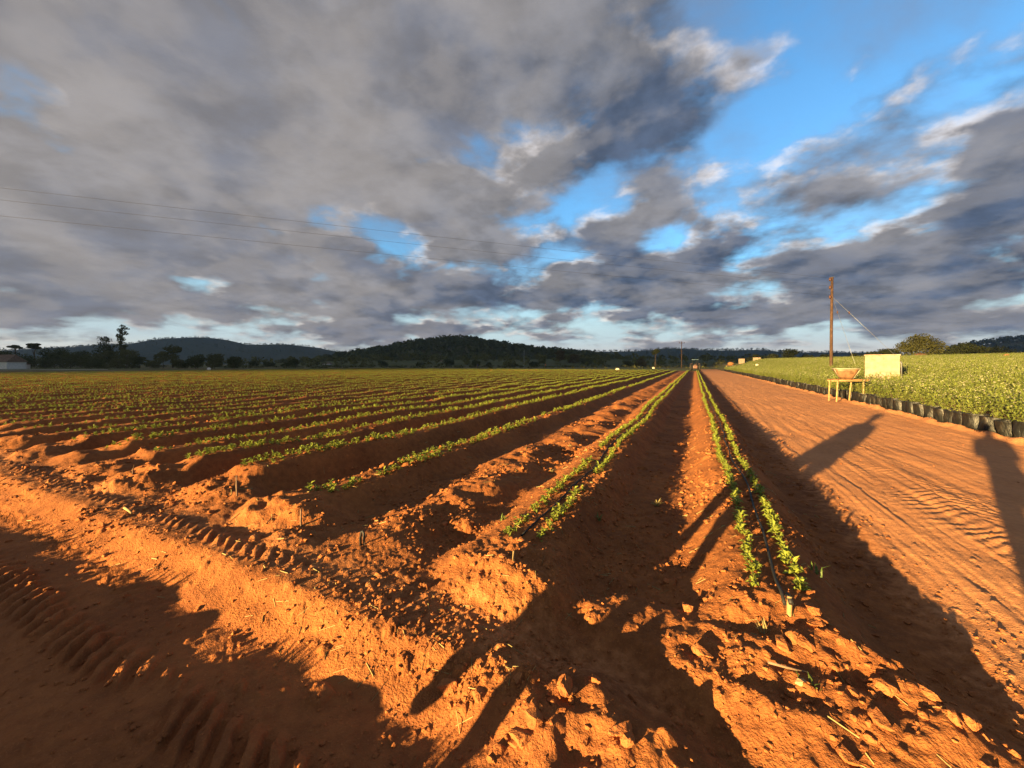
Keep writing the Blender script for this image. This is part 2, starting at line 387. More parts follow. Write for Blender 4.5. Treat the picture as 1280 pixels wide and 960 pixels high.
m_tree = leafmat('tree_leaf', (0.030, 0.038, 0.011), (0.060, 0.062, 0.018), 0.7, 0.15, 0.15)
m_tree2 = leafmat('olive_tree_leaf', (0.050, 0.052, 0.016), (0.085, 0.080, 0.026), 0.7, 0.15, 0.15)
m_tree3 = leafmat('rusty_tree_leaf', (0.075, 0.050, 0.018), (0.105, 0.075, 0.026), 0.7, 0.15, 0.15)
m_wood_far = leafmat('woodland_leaf', (0.045, 0.052, 0.016), (0.120, 0.108, 0.036), 0.8, 0.1, 0.1)
m_bark = plain('bark', (0.09, 0.065, 0.045), 0.9, 0.1, 0.35, 3)
m_grassd = leafmat('dry_grass', (0.22, 0.16, 0.06), (0.30, 0.24, 0.10), 0.7, 0.2, 0.2)
m_grassg = leafmat('green_grass', (0.07, 0.11, 0.02), (0.12, 0.16, 0.03), 0.6, 0.25, 0.3)
m_pole = plain('weathered_pole', (0.060, 0.034, 0.023), 0.85, 0.15, 0.3, 4, 0.3)
m_stick = plain('peeled_pole', (0.24, 0.165, 0.075), 0.8, 0.2, 0.25, 9, 0.2)
m_dkstick = plain('grey_stick', (0.16, 0.10, 0.065), 0.85, 0.15, 0.3, 20, 0.2)
m_plank = plain('plank', (0.20, 0.09, 0.035), 0.8, 0.2, 0.35, 9, 0.3)
m_metal = plain('galvanised', (0.22, 0.22, 0.22), 0.5, 0.5, 0.2, 20, 0, 0.6)
m_wire = plain('wire', (0.035, 0.035, 0.04), 0.6, 0.3, 0.1, 5)
m_ceram = plain('brown_porcelain', (0.06, 0.022, 0.014), 0.3, 0.5, 0.2, 8)
m_hose = plain('black_hose', (0.014, 0.013, 0.013), 0.6, 0.25, 0.3, 6)
m_white = plain('lime_wash', (0.26, 0.185, 0.135), 0.9, 0.1, 0.22, 3.5, 0.5)
m_wall = plain('white_wall', (0.62, 0.56, 0.50), 0.9, 0.1, 0.1, 2)
m_roof = plain('rusty_roof', (0.13, 0.075, 0.05), 0.8, 0.2, 0.3, 2)
m_dark = plain('dark_opening', (0.03, 0.028, 0.026), 0.7, 0.2, 0.1, 2)
m_tray = plain('sheet_steel_tray', (0.155, 0.078, 0.036), 0.55, 0.4, 0.4, 7, 0.1, 0.2)
m_rim = plain('worn_rim', (0.26, 0.21, 0.135), 0.5, 0.5, 0.15, 9, 0, 0.3)
m_sack = plain('woven_sack', (0.46, 0.40, 0.30), 0.9, 0.1, 0.12, 10, 0.3)
m_osack = plain('ochre_sack', (0.20, 0.09, 0.035), 0.9, 0.1, 0.2, 10, 0.3)
def bagmat():
    m, nt, b = new_mat('black_polythene')
    tcn = N(nt, 'ShaderNodeTexCoord').outputs['Object']; oi = N(nt, 'ShaderNodeObjectInfo').outputs['Random']
    mp = N(nt, 'ShaderNodeMapping'); nt.links.new(tcn, mp.inputs[0]); mp.inputs['Scale'].default_value = (1, 1, 0.35)
    off = N(nt, 'ShaderNodeCombineXYZ'); nt.links.new(M(nt, 'MULTIPLY', oi, 37.0), off.inputs[0]); nt.links.new(off.outputs[0], mp.inputs['Location'])
    n = NOISE(nt, mp.outputs[0], 11, 5, 0.6, 0.6)
    nt.links.new(MIX(nt, SM(nt, n, 0.45, 0.8), (0.007, 0.007, 0.007), (0.034, 0.026, 0.020)), b.inputs['Base Color'])
    b.inputs['Roughness'].default_value = 0.45; b.inputs['Specular IOR Level'].default_value = 0.35
    bp = N(nt, 'ShaderNodeBump'); bp.inputs['Strength'].default_value = 0.9; bp.inputs['Distance'].default_value = 0.03
    nt.links.new(n, bp.inputs['Height']); nt.links.new(bp.outputs[0], b.inputs['Normal'])
    return m
m_bag = bagmat()
def pasture_mat(name, cols, sc=0.012):
    m, nt, b = new_mat(name)
    pos = N(nt, 'ShaderNodeNewGeometry').outputs['Position']
    mp = N(nt, 'ShaderNodeMapping'); nt.links.new(pos, mp.inputs[0]); mp.inputs['Rotation'].default_value = (0, 0, -YAW); mp.inputs['Scale'].default_value = (1, 3.2, 1)
    n1 = NOISE(nt, mp.outputs[0], sc, 4, 0.6); n2 = NOISE(nt, pos, 0.9, 5, 0.65)
    r = N(nt, 'ShaderNodeValToRGB'); nt.links.new(n1, r.inputs[0]); e = r.color_ramp.elements
    ps = np.linspace(0.34, 0.66, len(cols))
    e[0].position = ps[0]; e[0].color = (*cols[0], 1); e[1].position = ps[-1]; e[1].color = (*cols[-1], 1)
    for q, c in list(zip(ps, cols))[1:-1]:
        k = e.new(q); k.color = (*c, 1)
    col = MIX(nt, SM(nt, n2, 0.25, 0.75, 0.0, 0.45), r.outputs[0], (0.035, 0.034, 0.014))
    nt.links.new(col, b.inputs['Base Color']); b.inputs['Roughness'].default_value = 0.95; b.inputs['Specular IOR Level'].default_value = 0.1
    return m
m_past = pasture_mat('veld', [(0.11, 0.05, 0.022), (0.15, 0.085, 0.035), (0.10, 0.095, 0.03), (0.075, 0.085, 0.026), (0.17, 0.12, 0.05)])
m_rise = pasture_mat('green_veld', [(0.060, 0.068, 0.022), (0.10, 0.095, 0.035), (0.075, 0.085, 0.028), (0.12, 0.085, 0.04)])
m_hill = pasture_mat('wooded_hill_soil', [(0.075, 0.070, 0.026), (0.13, 0.105, 0.045), (0.085, 0.085, 0.030)], 0.02)
m_mount = pasture_mat('mountain_cover', [(0.038, 0.045, 0.022), (0.055, 0.058, 0.030), (0.045, 0.050, 0.026)], 0.01)

# ------------------------------------------------------------------ ground sheet (polar grid, finest nearby), cut by use
ang_f = np.linspace(R(-78), R(60), 1000)              # clockwise from the camera's axis
ang_c = np.linspace(R(60), R(282), 74)[1:-1]
ang = np.concatenate([ang_f, ang_c])
rad = [0.3]
while rad[-1] < 3200:
    q = rad[-1]; rad.append(q*(1.0055 if 1.2 < q < 12 else (1.0085 if q < 70 and q >= 12 else (1.03 if q >= 70 else 1.03))))
rad = np.array(rad)
AA, RR = np.meshgrid(ang, rad)                        # rows: radius
az = AA-YAW
gx = (RR*np.sin(az)).ravel(); gy = (RR*np.cos(az)).ravel()
gh = height(gx, gy)
gv = np.stack([gx, gy, gh], 1); na = len(ang); nr = len(rad)
ii, jj = np.meshgrid(np.arange(nr-1), np.arange(na), indexing='ij')
a0 = ii*na+jj; a1 = ii*na+(jj+1) % na; a2 = (ii+1)*na+(jj+1) % na; a3 = (ii+1)*na+jj
quads = np.stack([a0.ravel(), a3.ravel(), a2.ravel(), a1.ravel()], 1)
cxm = gx[quads].mean(1); cym = gy[quads].mean(1)
wob = 0.06*fbm(cxm*1.7, cym*1.7, 2, 71)
zone = np.zeros(len(quads), int)
zone[(cxm > ROAD_L+wob) & (cxm <= ROAD_R+0.03+wob) & (cym > 1.5+wob) & (cym < 120)] = 1
zone[(cym <= 1.42+wob) & (np.hypot(cxm, cym) < 140)] = 2
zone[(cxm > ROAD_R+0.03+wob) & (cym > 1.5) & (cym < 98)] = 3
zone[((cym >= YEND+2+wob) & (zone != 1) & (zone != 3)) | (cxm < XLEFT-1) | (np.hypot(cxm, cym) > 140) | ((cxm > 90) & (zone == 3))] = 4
# cap under the viewer
capv = np.concatenate([gv[:na], [[0, 0, gv[:na, 2].mean()]]]); capf = np.stack([np.arange(na), (np.arange(na)+1) % na, np.full(na, na)], 1)
packed = sstep(ROAD_L-0.35, ROAD_L+0.55, gx)*(1-sstep(ROAD_R-0.1, ROAD_R+0.25, gx))*sstep(1.0, 2.4, gy) + 0.35*(1-sstep(-.5, .6, gx))*np.exp(-((gy-1.85)/.35)**2)
def sub_mesh(name, sel):
    q = quads[sel]; u, inv = np.unique(q, return_inverse=True)
    me = mesh_np(name, gv[u], inv.reshape(q.shape), True)
    me.attributes.new('packed', 'FLOAT', 'POINT').data.foreach_set('value', packed[u].astype(np.float32))
    return me
tag(link('ground', sub_mesh('ground', zone == 0), m_soil), 'furrowed red soil of the crop field', kind='structure')
tag(link('dirt_road', sub_mesh('dirt_road', zone == 1), m_road), 'wide packed red dirt road beside the black bags', kind='structure')
trk = tag(link('dirt_track', sub_mesh('dirt_track', zone == 2), m_track), 'rutted dirt track with tyre lug marks crossing the bottom left', kind='structure')
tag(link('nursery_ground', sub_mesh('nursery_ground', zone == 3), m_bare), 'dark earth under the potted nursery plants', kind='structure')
tag(link('pasture', sub_mesh('pasture', zone == 4), m_past), 'brown and olive grassland beyond the fields', kind='structure')
tag(link('track_floor', mesh_np('track_floor', capv, capf), m_track), kind='structure')
# ------------------------------------------------------------------ what stands on the land
# ------------------------------------------------------------------ hills, each a solid ridge at its own distance
def ridge(name, pts, Z, hd, mat, label, amp=0.06, nu=110, nv=34, seed=0):
    px = np.array([p[0] for p in pts], float); py = np.array([p[1] for p in pts], float)
    u = np.linspace(px[0], px[-1], nu); v = np.linspace(-1, 1, nv)
    crest = (455-np.interp(u, px, py))/F*Z+CAMZ
    k = np.ones(5)/5; crest = np.convolve(np.pad(crest, 2, mode='edge'), k, 'valid')
    U, V = np.meshgrid(u, v, indexing='ij'); Zd = Z+V*hd
    CR = np.repeat(crest[:, None], nv, 1)
    sh = np.cos(np.clip(np.abs(V), 0, 1)*np.pi/2)**1.35
    xc = (U-640)/F*Z; wx = xc*math.cos(YAW)-Zd*math.sin(YAW); wy = xc*math.sin(YAW)+Zd*math.cos(YAW)
    hh = (CR+2)*sh*(1+amp*fbm(wx/(hd*0.35), wy/(hd*0.35), 4, 400+seed))-2
    vv = np.stack([wx.ravel(), wy.ravel(), hh.ravel()], 1)
    i, j = np.meshgrid(np.arange(nu-1), np.arange(nv-1), indexing='ij'); a = (i*nv+j).ravel()
    f = np.stack([a, a+nv, a+nv+1, a+1], 1)
    o = tag(link(name, mesh_np(name, vv, f, True), mat), label, kind='structure')
    def top(uu, w):                                    # a point on the slope
        z_ = Z+w*hd; x_ = (uu-640)/F*Z
        c_ = np.interp(uu, u, crest); s_ = np.cos(np.abs(w)*np.pi/2)**1.35
        X_ = x_*math.cos(YAW)-z_*math.sin(YAW); Y_ = x_*math.sin(YAW)+z_*math.cos(YAW)
        return X_, Y_, (c_+2)*s_*(1+amp*fbm(X_/(hd*0.35), Y_/(hd*0.35), 4, 400+seed))-2
    return o, top
_, mount_top = ridge('mountain', [(-60, 452), (20, 440), (90, 435), (150, 431.5), (200, 428), (232, 422.5), (258, 420.5), (280, 425), (303, 431), (335, 432), (362, 430.5), (395, 435), (430, 441), (470, 447), (520, 455)],
      1500, 420, m_mount, 'dark blue rounded mountain behind the trees on the left', 0.05, seed=1)
_, hill_top = ridge('hill', [(400, 458), (430, 452), (455, 444), (480, 440.5), (510, 433.5), (545, 428.5), (575, 427), (610, 430), (640, 435), (668, 440), (700, 443), (740, 447), (790, 456)],
      520, 150, m_hill, 'tree covered hill rising behind the middle of the field', 0.05, seed=2)
_, long_top = ridge('far_ridge', [(560, 452), (610, 445), (660, 440), (700, 439), (740, 439), (790, 440), (822, 437.5), (838, 434), (855, 437), (900, 439), (935, 436.5), (960, 439), (1000, 441), (1040, 441), (1080, 441), (1130, 445), (1200, 454)],
      1350, 330, m_mount, 'long low dark ridge on the horizon behind the road', 0.05, seed=3)
_, right_top = ridge('wooded_hill', [(1170, 457), (1195, 446), (1212, 437), (1230, 433), (1258, 428), (1285, 424), (1330, 418), (1400, 420), (1480, 440), (1560, 456)],
      800, 220, m_hill, 'dark wooded hillside at the right edge', 0.05, seed=4)
_, rise_top = ridge('terrain', [(330, 456), (380, 453), (450, 451), (560, 450), (680, 450), (780, 449.5), (880, 450), (960, 452), (1040, 456)],
      300, 120, m_rise, 'gently rising green and brown veld below the hills', 0.10, seed=5)

# ------------------------------------------------------------------ foliage
def leaf_cloud(blobs, n, size, seed, flat=0.0):
    """n leaf sprays (bent quads) spread through ellipsoids (cx,cy,cz,rx,ry,rz)"""
    g = np.random.default_rng(seed); bl = np.array(blobs, float)
    w = np.prod(bl[:, 3:], 1)**0.7; idx = g.choice(len(bl), n, p=w/w.sum()); b = bl[idx]
    d = g.normal(size=(n, 3)); d /= np.linalg.norm(d, axis=1)[:, None]
    rr = (0.45+0.62*g.random(n)**0.6)[:, None]
    c = b[:, :3]+d*rr*b[:, 3:]
    nrm = d*0.8+g.normal(size=(n, 3))*0.7+np.array([0, 0, 0.25]); nrm /= np.linalg.norm(nrm, axis=1)[:, None]
    t = np.cross(nrm, g.normal(size=(n, 3))); t /= np.linalg.norm(t, axis=1)[:, None]; bt = np.cross(nrm, t)
    s = (size*(0.6+0.8*g.random(n)))[:, None]
    v = np.stack([c-t*s*0.5, c-bt*s*0.42+nrm*s*0.12, c+t*s*0.6, c+bt*s*0.42+nrm*s*0.12], 1).reshape(-1, 3)
    f = np.arange(n*4).reshape(n, 4)
    return v, f
def crown_mesh(name, blobs, n, size, seed):
    v, f = leaf_cloud(blobs, n, size, seed); return mesh_np(name, v, f)
def crown_blobs(kind, rg):
    """unit tree: height 1, crown half-width 0.5"""
    B = []
    if kind == 'round':
        for k in range(9):
            a = rg.uniform(0, 6.28); q = rg.uniform(0.1, 0.34); B.append((q*math.cos(a), q*math.sin(a), rg.uniform(0.34, 0.78), rg.uniform(.14, .24), rg.uniform(.14, .24), rg.uniform(.10, .17)))
        B.append((0, 0, 0.6, .34, .34, .28)); B.append((0, 0, 0.3, .36, .36, .2))
    elif kind == 'flat':
        for k in range(7):
            a = rg.uniform(0, 6.28); q = rg.uniform(0.05, 0.36); B.append((q*math.cos(a), q*math.sin(a), rg.uniform(0.80, 0.93), rg.uniform(.13, .22), rg.uniform(.13, .22), rg.uniform(.03, .06)))
    elif kind == 'tall':
        for k in range(17):
            z = 0.32+0.64*k/16; q = 0.24*(1.1-z*0.6); B.append((rg.uniform(-q, q), rg.uniform(-q, q), z, rg.uniform(.14, .28), rg.uniform(.14, .28), rg.uniform(.025, .05)))
    elif kind == 'open':
        B.append((0, 0, .55, .22, .22, .2)); B.append((.06, 0, .80, .2, .2, .12))
        for k in range(20):
            a = rg.uniform(0, 6.28); q = rg.uniform(0.08, 0.40); B.append((q*math.cos(a), q*math.sin(a), rg.uniform(0.38, 0.95), rg.uniform(.09, .17), rg.uniform(.09, .17), rg.uniform(.04, .09)))
    elif kind == 'bush':
        for k in range(8):
            a = rg.uniform(0, 6.28); q = rg.uniform(0.0, 0.34); B.append((q*math.cos(a), q*math.sin(a), rg.uniform(0.25, 0.72), rg.uniform(.16, .26), rg.uniform(.16, .26), rg.uniform(.16, .28)))
    return B
def tree(px, top, wpx, Z, kind, label, mat=m_tree, n=900, group='trees around the fields', base=0.0, seed=None, name=None):
    x, y = cam_xy(px, Z); base = hz(x, y) if base == 0 else base; Ht = (455-top)/F*Z+CAMZ-base; W = wpx/F*Z
    sd = int(px*7+top*13+Z) if seed is None else seed; rg = random.Random(sd)
    t = empty(name or {'round': 'broadleaf_tree', 'flat': 'flat_topped_tree', 'tall': 'gum_tree', 'open': 'thorn_tree', 'bush': 'bush'}[kind], (x, y, base-0.05), rg.uniform(0, 6.28))
    B = [(b[0]*W, b[1]*W, b[2]*Ht, b[3]*W, b[4]*W, b[5]*Ht) for b in crown_blobs(kind, rg)]
    link('crown', crown_mesh('crown', B, int(n*(2.0 if n < 3000 else 1.2)), max(0.28, 0.0028*Z), sd), mat, t)
    mb = MB(); r0 = max(0.05, 0.018*Ht)*(0.7 if kind in ('bush', 'tall') else 1)
    zt = {'round': .5, 'flat': .8, 'tall': .9, 'open': .6, 'bush': .35}[kind]*Ht
    bend = rg.uniform(-.04, .04)*Ht
    mb.tube([(0, 0, -.2), (bend*.4, 0, zt*.4), (bend, bend*.5, zt*.75), (bend*1.1, bend, zt)], [r0*1.25, r0, r0*.75, r0*.4], 7)
    for b in B[:6]:
        z0 = min(zt*0.9, b[2]*rg.uniform(.45, .7)); mb.tube([(bend*.5, 0, z0), ((b[0]+bend)*.5, b[1]*.5, (z0+b[2])*.5), (b[0], b[1], b[2])], [r0*.5, r0*.35, r0*.12], 5)
    mb.build('trunk', m_bark, t)
    return tag(t, label, 'bush' if kind == 'bush' else 'tree', group)
TL = 'trees along the left edge of the field'
tree(-14, 428, 44, 140, 'round', 'dark round tree cut by the left edge of the picture', group=TL)
tree(4, 434, 30, 128, 'round', 'dark dense tree right behind the white farm building', group=TL)
tree(19, 430, 13, 160, 'flat', 'small flat-topped tree above the white farm building', group=TL)
tree(43, 428, 20, 160, 'flat', 'wide flat-topped tree left of the leftmost round crowns', group=TL)
tree(37, 441, 28, 132, 'bush', 'dark low bush between the farm building and the broad round tree', group=TL, n=600)
tree(68, 431, 36, 138, 'round', 'broad dark round tree under the wide flat-topped one', group=TL, n=1200)
tree(88, 440, 26, 130, 'round', 'low round tree between the broad dark tree and the bushy clump', group=TL)
tree(108, 443, 27, 128, 'bush', 'dark rounded bush left of the open-crowned tree', group=TL, n=700)
tree(118, 438, 26, 150, 'round', 'olive green tree behind the dark rounded bush', m_tree2, group=TL)
tree(131, 419.5, 27, 146, 'open', 'open-crowned tree just left of the tall gum tree', group=TL, n=700)
tree(137, 436, 30, 136, 'round', 'olive tree at the foot of the tall gum tree', m_tree2, group=TL)
tree(152, 406, 17, 144, 'tall', 'tall slender gum tree standing above all its neighbours', m_tree2, group=TL, n=700)
tree(158, 434, 30, 132, 'round', 'dark leafy tree right beside the tall gum tree', m_tree2, group=TL)
tree(174, 446, 20, 130, 'open', 'small sparse tree right of the tall gum tree', group=TL, n=450)
tree(190, 448, 22, 128, 'bush', 'low olive bush left of the twin olive trees', m_tree2, group=TL, n=450)
tree(204, 438, 24, 134, 'open', 'left one of the twin olive trees below the mountain', m_tree2, group=TL, n=700)
tree(216, 431, 18, 138, 'open', 'right and taller one of the twin olive trees below the mountain', m_tree2, group=TL, n=600)
tree(220, 447, 20, 126, 'bush', 'olive bush at the foot of the twin olive trees', m_tree2, group=TL, n=450)
tree(232, 450, 14, 130, 'bush', 'small dark bush left of the three round trees', group=TL, n=300)
tree(244, 441, 23, 126, 'round', 'leftmost of three round trees below the mountain peak', group=TL)
tree(268, 439.5, 25, 122, 'round', 'largest, middle one of three round trees below the mountain peak', m_tree2, group=TL, n=1000)
tree(293, 443.5, 20, 124, 'round', 'rightmost of three round trees with a clear trunk', group=TL)
tree(316, 451, 12, 170, 'bush', 'tiny bush right of the three round trees', group=TL, n=220)
tree(338, 451, 22, 165, 'bush', 'wide low dark bush left of the pair of field-edge trees', group=TL, n=450)
tree(357, 452, 12, 165, 'bush', 'small bush leaning on the round field-edge tree', group=TL, n=250)
tree(367, 447.5, 13, 165, 'round', 'small round dark tree at the far field edge', group=TL, n=450)
tree(56, 443, 30, 126, 'bush', 'dark bush in front of the wide flat-topped tree', group=TL, n=600)
tree(78, 436, 26, 150, 'round', 'dark tree filling the gap right of the broad round one', group=TL, n=800)
tree(100, 436, 28, 155, 'round', 'dark tree behind the low round tree', group=TL, n=800)
tree(122, 447, 22, 124, 'bush', 'low dark bush below the open-crowned tree', group=TL, n=500)
tree(146, 445, 26, 124, 'bush', 'low olive bush in front of the tall gum tree', m_tree2, group=TL, n=500)
tree(168, 440, 22, 145, 'round', 'dark round tree behind the small sparse tree', group=TL, n=600)
TM = 'trees below the wooded hill'
tree(478, 450, 16, 215, 'bush', 'dark bush at the left foot of the wooded hill', group=TM, n=300)
tree(526, 453, 12, 190, 'bush', 'small bush below the middle of the wooded hill', group=TM, n=220)
tree(562, 447, 16, 205, 'round', 'dark round tree below the summit of the wooded hill', group=TM, n=420)
tree(596, 449, 14, 160, 'bush', 'dark bush behind the walking field worker', group=TM, n=320)
tree(612, 452, 12, 185, 'bush', 'low bush right of the walking field worker', group=TM, n=220)
tree(640, 452, 22, 200, 'bush', 'wide grey green bush left of the thin pole', m_tree2, group=TM, n=380)
tree(668, 451, 22, 200, 'bush', 'wide dark bush right of the thin pole', group=TM, n=380)
tree(700, 437, 22, 240, 'open', 'loose rust brown tree behind the field', m_tree3, group=TM, n=600)
tree(716, 440, 22, 240, 'round', 'olive brown tree right of the rust brown one', m_tree3, group=TM, n=500)
tree(734, 446, 20, 230, 'bush', 'dull green bush right of the brown trees', m_tree2, group=TM, n=350)
tree(803, 445.5, 20, 190, 'bush', 'reddish bush left of the lone umbrella tree', m_tree3, group=TM, n=420)
tree(785, 450, 18, 195, 'bush', 'low green bush left of the reddish bush', m_tree2, group=TM, n=300)
# the lone umbrella tree: crown only on top
def umbrella(px, top, wpx, Z, label):
    x, y = cam_xy(px, Z); Ht = (455-top)/F*Z+CAMZ; W = wpx/F*Z; rg = random.Random(9)
    t = empty('umbrella_tree', (x, y, -.05))
    B = [(rg.uniform(-.25, .25)*W, rg.uniform(-.25, .25)*W, rg.uniform(.72, .9)*Ht, .28*W, .28*W, .10*Ht) for _ in range(7)]
    link('crown', crown_mesh('crown', B, 420, .4, 5), m_tree, t)
    mb = MB().tube([(0, 0, -.2), (.1, 0, Ht*.4), (0, .1, Ht*.8)], [.3, .22, .12], 7)
    for b in B[:4]: mb.tube([(.1, 0, Ht*.5), (b[0]*.6, b[1]*.6, Ht*.65), (b[0], b[1], b[2])], [.13, .1, .04], 5)
    mb.build('trunk', m_bark, t); tag(t, label, 'tree', TM)
umbrella(819, 434.5, 12, 150, 'lone small umbrella tree on a bare trunk left of the far pole')
TR = 'trees behind the nursery'
tree(945, 441, 13, 170, 'round', 'small dark tree left of the far right tree row', group=TR, n=350)
tree(966, 440, 16, 165, 'round', 'dark low tree beside the rounder far one', group=TR, n=400)
tree(986, 433, 24, 160, 'round', 'rounded dark tree standing highest left of the power pole', group=TR, n=700)
tree(1010, 439.5, 18, 165, 'bush', 'dark bush just left of the power pole', group=TR, n=380)
tree(1030, 441, 18, 165, 'bush', 'dark bush behind the power pole', group=TR, n=380)
tree(1068, 440, 11, 150, 'round', 'small dark tree between the pole and the white tank', group=TR, n=300)
tree(1090, 438, 26, 135, 'bush', 'low dark bush behind the left half of the white tank', group=TR, n=500)
tree(1112, 433.5, 26, 128, 'round', 'dome-shaped dark tree behind the right half of the white tank', group=TR, n=800)
tree(1150, 415, 50, 86, 'round', 'big sunlit round-crowned tree right of the white tank', m_tree2, group=TR, n=4200)
tree(1190, 427, 46, 120, 'bush', 'wide dark tree clump right of the big sunlit tree', group=TR, n=1600)
tree(1216, 431, 34, 125, 'bush', 'dark bushy tree at the foot of the right hillside', group=TR, n=1000)
tree(1252, 430, 44, 150, 'bush', 'dark spreading tree near the right edge of the picture', group=TR, n=1000)
# woods on the hills and scrub on the veld: far masses
def woods(name, top, u0, u1, n, size, label, mat=m_wood_far, vr=(-0.95, 0.25), seed=1, seg=26):
    g = np.random.default_rng(seed); U = g.uniform(u0, u1, n); Vv = g.uniform(vr[0], vr[1], n)
    X_, Y_, Z_ = top(U, Vv); vs = []; s = size*(0.5+0.9*g.random(n)**1.5)
    for k in range(n):
        v, f = leaf_cloud([(0, 0, .75*s[k], .55*s[k], .55*s[k], .5*s[k])], seg, s[k]*0.42, seed*1000+k)
        vs.append(v+np.array([X_[k], Y_[k], max(Z_[k], -0.2)]))
    V_ = np.concatenate(vs); F_ = np.arange(len(V_)).reshape(-1, 4)
    return tag(link(name, mesh_np(name, V_, F_), mat), label, kind='stuff')
woods('hill_woodland', hill_top, 428, 770, 2600, 5.2, 'dense bushveld covering the middle hill', seed=2, seg=22)
woods('hillside_woodland', right_top, 1185, 1420, 900, 7.5, 'dark woodland on the right hillside', seed=3)
woods('mountain_woodland', mount_top, -20, 480, 2200, 4.5, 'dark forest cover of the left mountain', vr=(-0.9, 0.1), seed=4, seg=14)
woods('ridge_woodland', long_top, 590, 1180, 1900, 5.0, 'dark tree cover of the long far ridge', vr=(-0.9, 0.1), seed=5, seg=14)
woods('veld_scrub', rise_top, 345, 1020, 520, 3.0, 'scattered scrub and bushes on the rising veld', vr=(-0.9, 0.3), seed=6, seg=22)
def edge_scrub():
    g = np.random.default_rng(8); vs = []
    for k in range(420):
        px = g.uniform(-40, 1010); Z = g.uniform(125, 210); s = g.uniform(.5, 1.5)
        x, y = cam_xy(px, Z)
        if y < YEND+16 and x > XLEFT-20: continue
        v, f = leaf_cloud([(0, 0, .4*s, .9*s, .9*s, .4*s)], 16, s*.5, 9000+k); vs.append(v+np.array([x, y, 0]))
    V_ = np.concatenate(vs); tag(link('roadside_scrub', mesh_np('roadside_scrub', V_, np.arange(len(V_)).reshape(-1, 4)), m_tree2), 'low scrub and rank grass beyond the far field edge', kind='stuff')
edge_scrub()
# pale gravel path beyond the left end of the field
def strip(name, pts, w, mat, label, z=0.05):
    v = []; f = []
    for i, (px, Z) in enumerate(pts):
        for d in (-w/2, w/2):
            x, y = cam_xy(px, Z+d); v.append((x, y, hz(x, y)+z))
    for i in range(len(pts)-1): f.append((2*i, 2*i+2, 2*i+3, 2*i+1))
    tag(link(name, mesh_np(name, v, f), mat), label, kind='structure')
m_pale = plain('pale_gravel', (0.42, 0.36, 0.31), 0.95, 0.1, 0.12, 0.4)
strip('gravel_path', [(p, 96+max(0, (p-60))*0.11) for p in range(-60, 150, 15)], 6.0, m_pale, 'pale gravel path in front of the left tree line')
m_strip = soil('ploughed_strip', (0.10, 0.04, 0.02), (0.19, 0.075, 0.03), 0.3)

# ------------------------------------------------------------------ scatter of many alike things as one object
def scatter(name, pts, rot, scl, idx, protos, label):
    me = bpy.data.meshes.new(name); pts = np.asarray(pts, np.float32); me.vertices.add(len(pts)); me.vertices.foreach_set('co', pts.ravel())
    a = me.attributes.new('inst_rot', 'FLOAT_VECTOR', 'POINT'); a.data.foreach_set('vector', np.asarray(rot, np.float32).ravel())
    a = me.attributes.new('inst_scale', 'FLOAT', 'POINT'); a.data.foreach_set('value', np.asarray(scl, np.float32))
    a = me.attributes.new('inst_idx', 'INT', 'POINT'); a.data.foreach_set('value', np.asarray(idx, np.int32))
    o = link(name, me); ng = bpy.data.node_groups.new(name+'_nodes', 'GeometryNodeTree')
    ng.interface.new_socket('Geometry', in_out='INPUT', socket_type='NodeSocketGeometry'); ng.interface.new_socket('Geometry', in_out='OUTPUT', socket_type='NodeSocketGeometry')
    gi = ng.nodes.new('NodeGroupInput'); go = ng.nodes.new('NodeGroupOutput'); ip = ng.nodes.new('GeometryNodeInstanceOnPoints'); jn = ng.nodes.new('GeometryNodeJoinGeometry')
    for p in protos:
        oi = ng.nodes.new('GeometryNodeObjectInfo'); oi.transform_space = 'ORIGINAL'; oi.inputs['Object'].default_value = p; oi.inputs['As Instance'].default_value = True
        ng.links.new(oi.outputs['Geometry'], jn.inputs[0])
    def attr(nm, typ):
        q = ng.nodes.new('GeometryNodeInputNamedAttribute'); q.data_type = typ; q.inputs['Name'].default_value = nm; return q.outputs['Attribute']
    ng.links.new(gi.outputs[0], ip.inputs['Points']); ng.links.new(jn.outputs[0], ip.inputs['Instance'])
    ip.inputs['Pick Instance'].default_value = True
    ng.links.new(attr('inst_idx', 'INT'), ip.inputs['Instance Index'])
    e2r = ng.nodes.new('FunctionNodeEulerToRotation'); ng.links.new(attr('inst_rot', 'FLOAT_VECTOR'), e2r.inputs[0]); ng.links.new(e2r.outputs[0], ip.inputs['Rotation'])
    ng.links.new(attr('inst_scale', 'FLOAT'), ip.inputs['Scale'])
    ng.links.new(ip.outputs[0], go.inputs[0])
    md = o.modifiers.new('scatter', 'NODES'); md.node_group = ng
    return tag(o, label, kind='stuff')

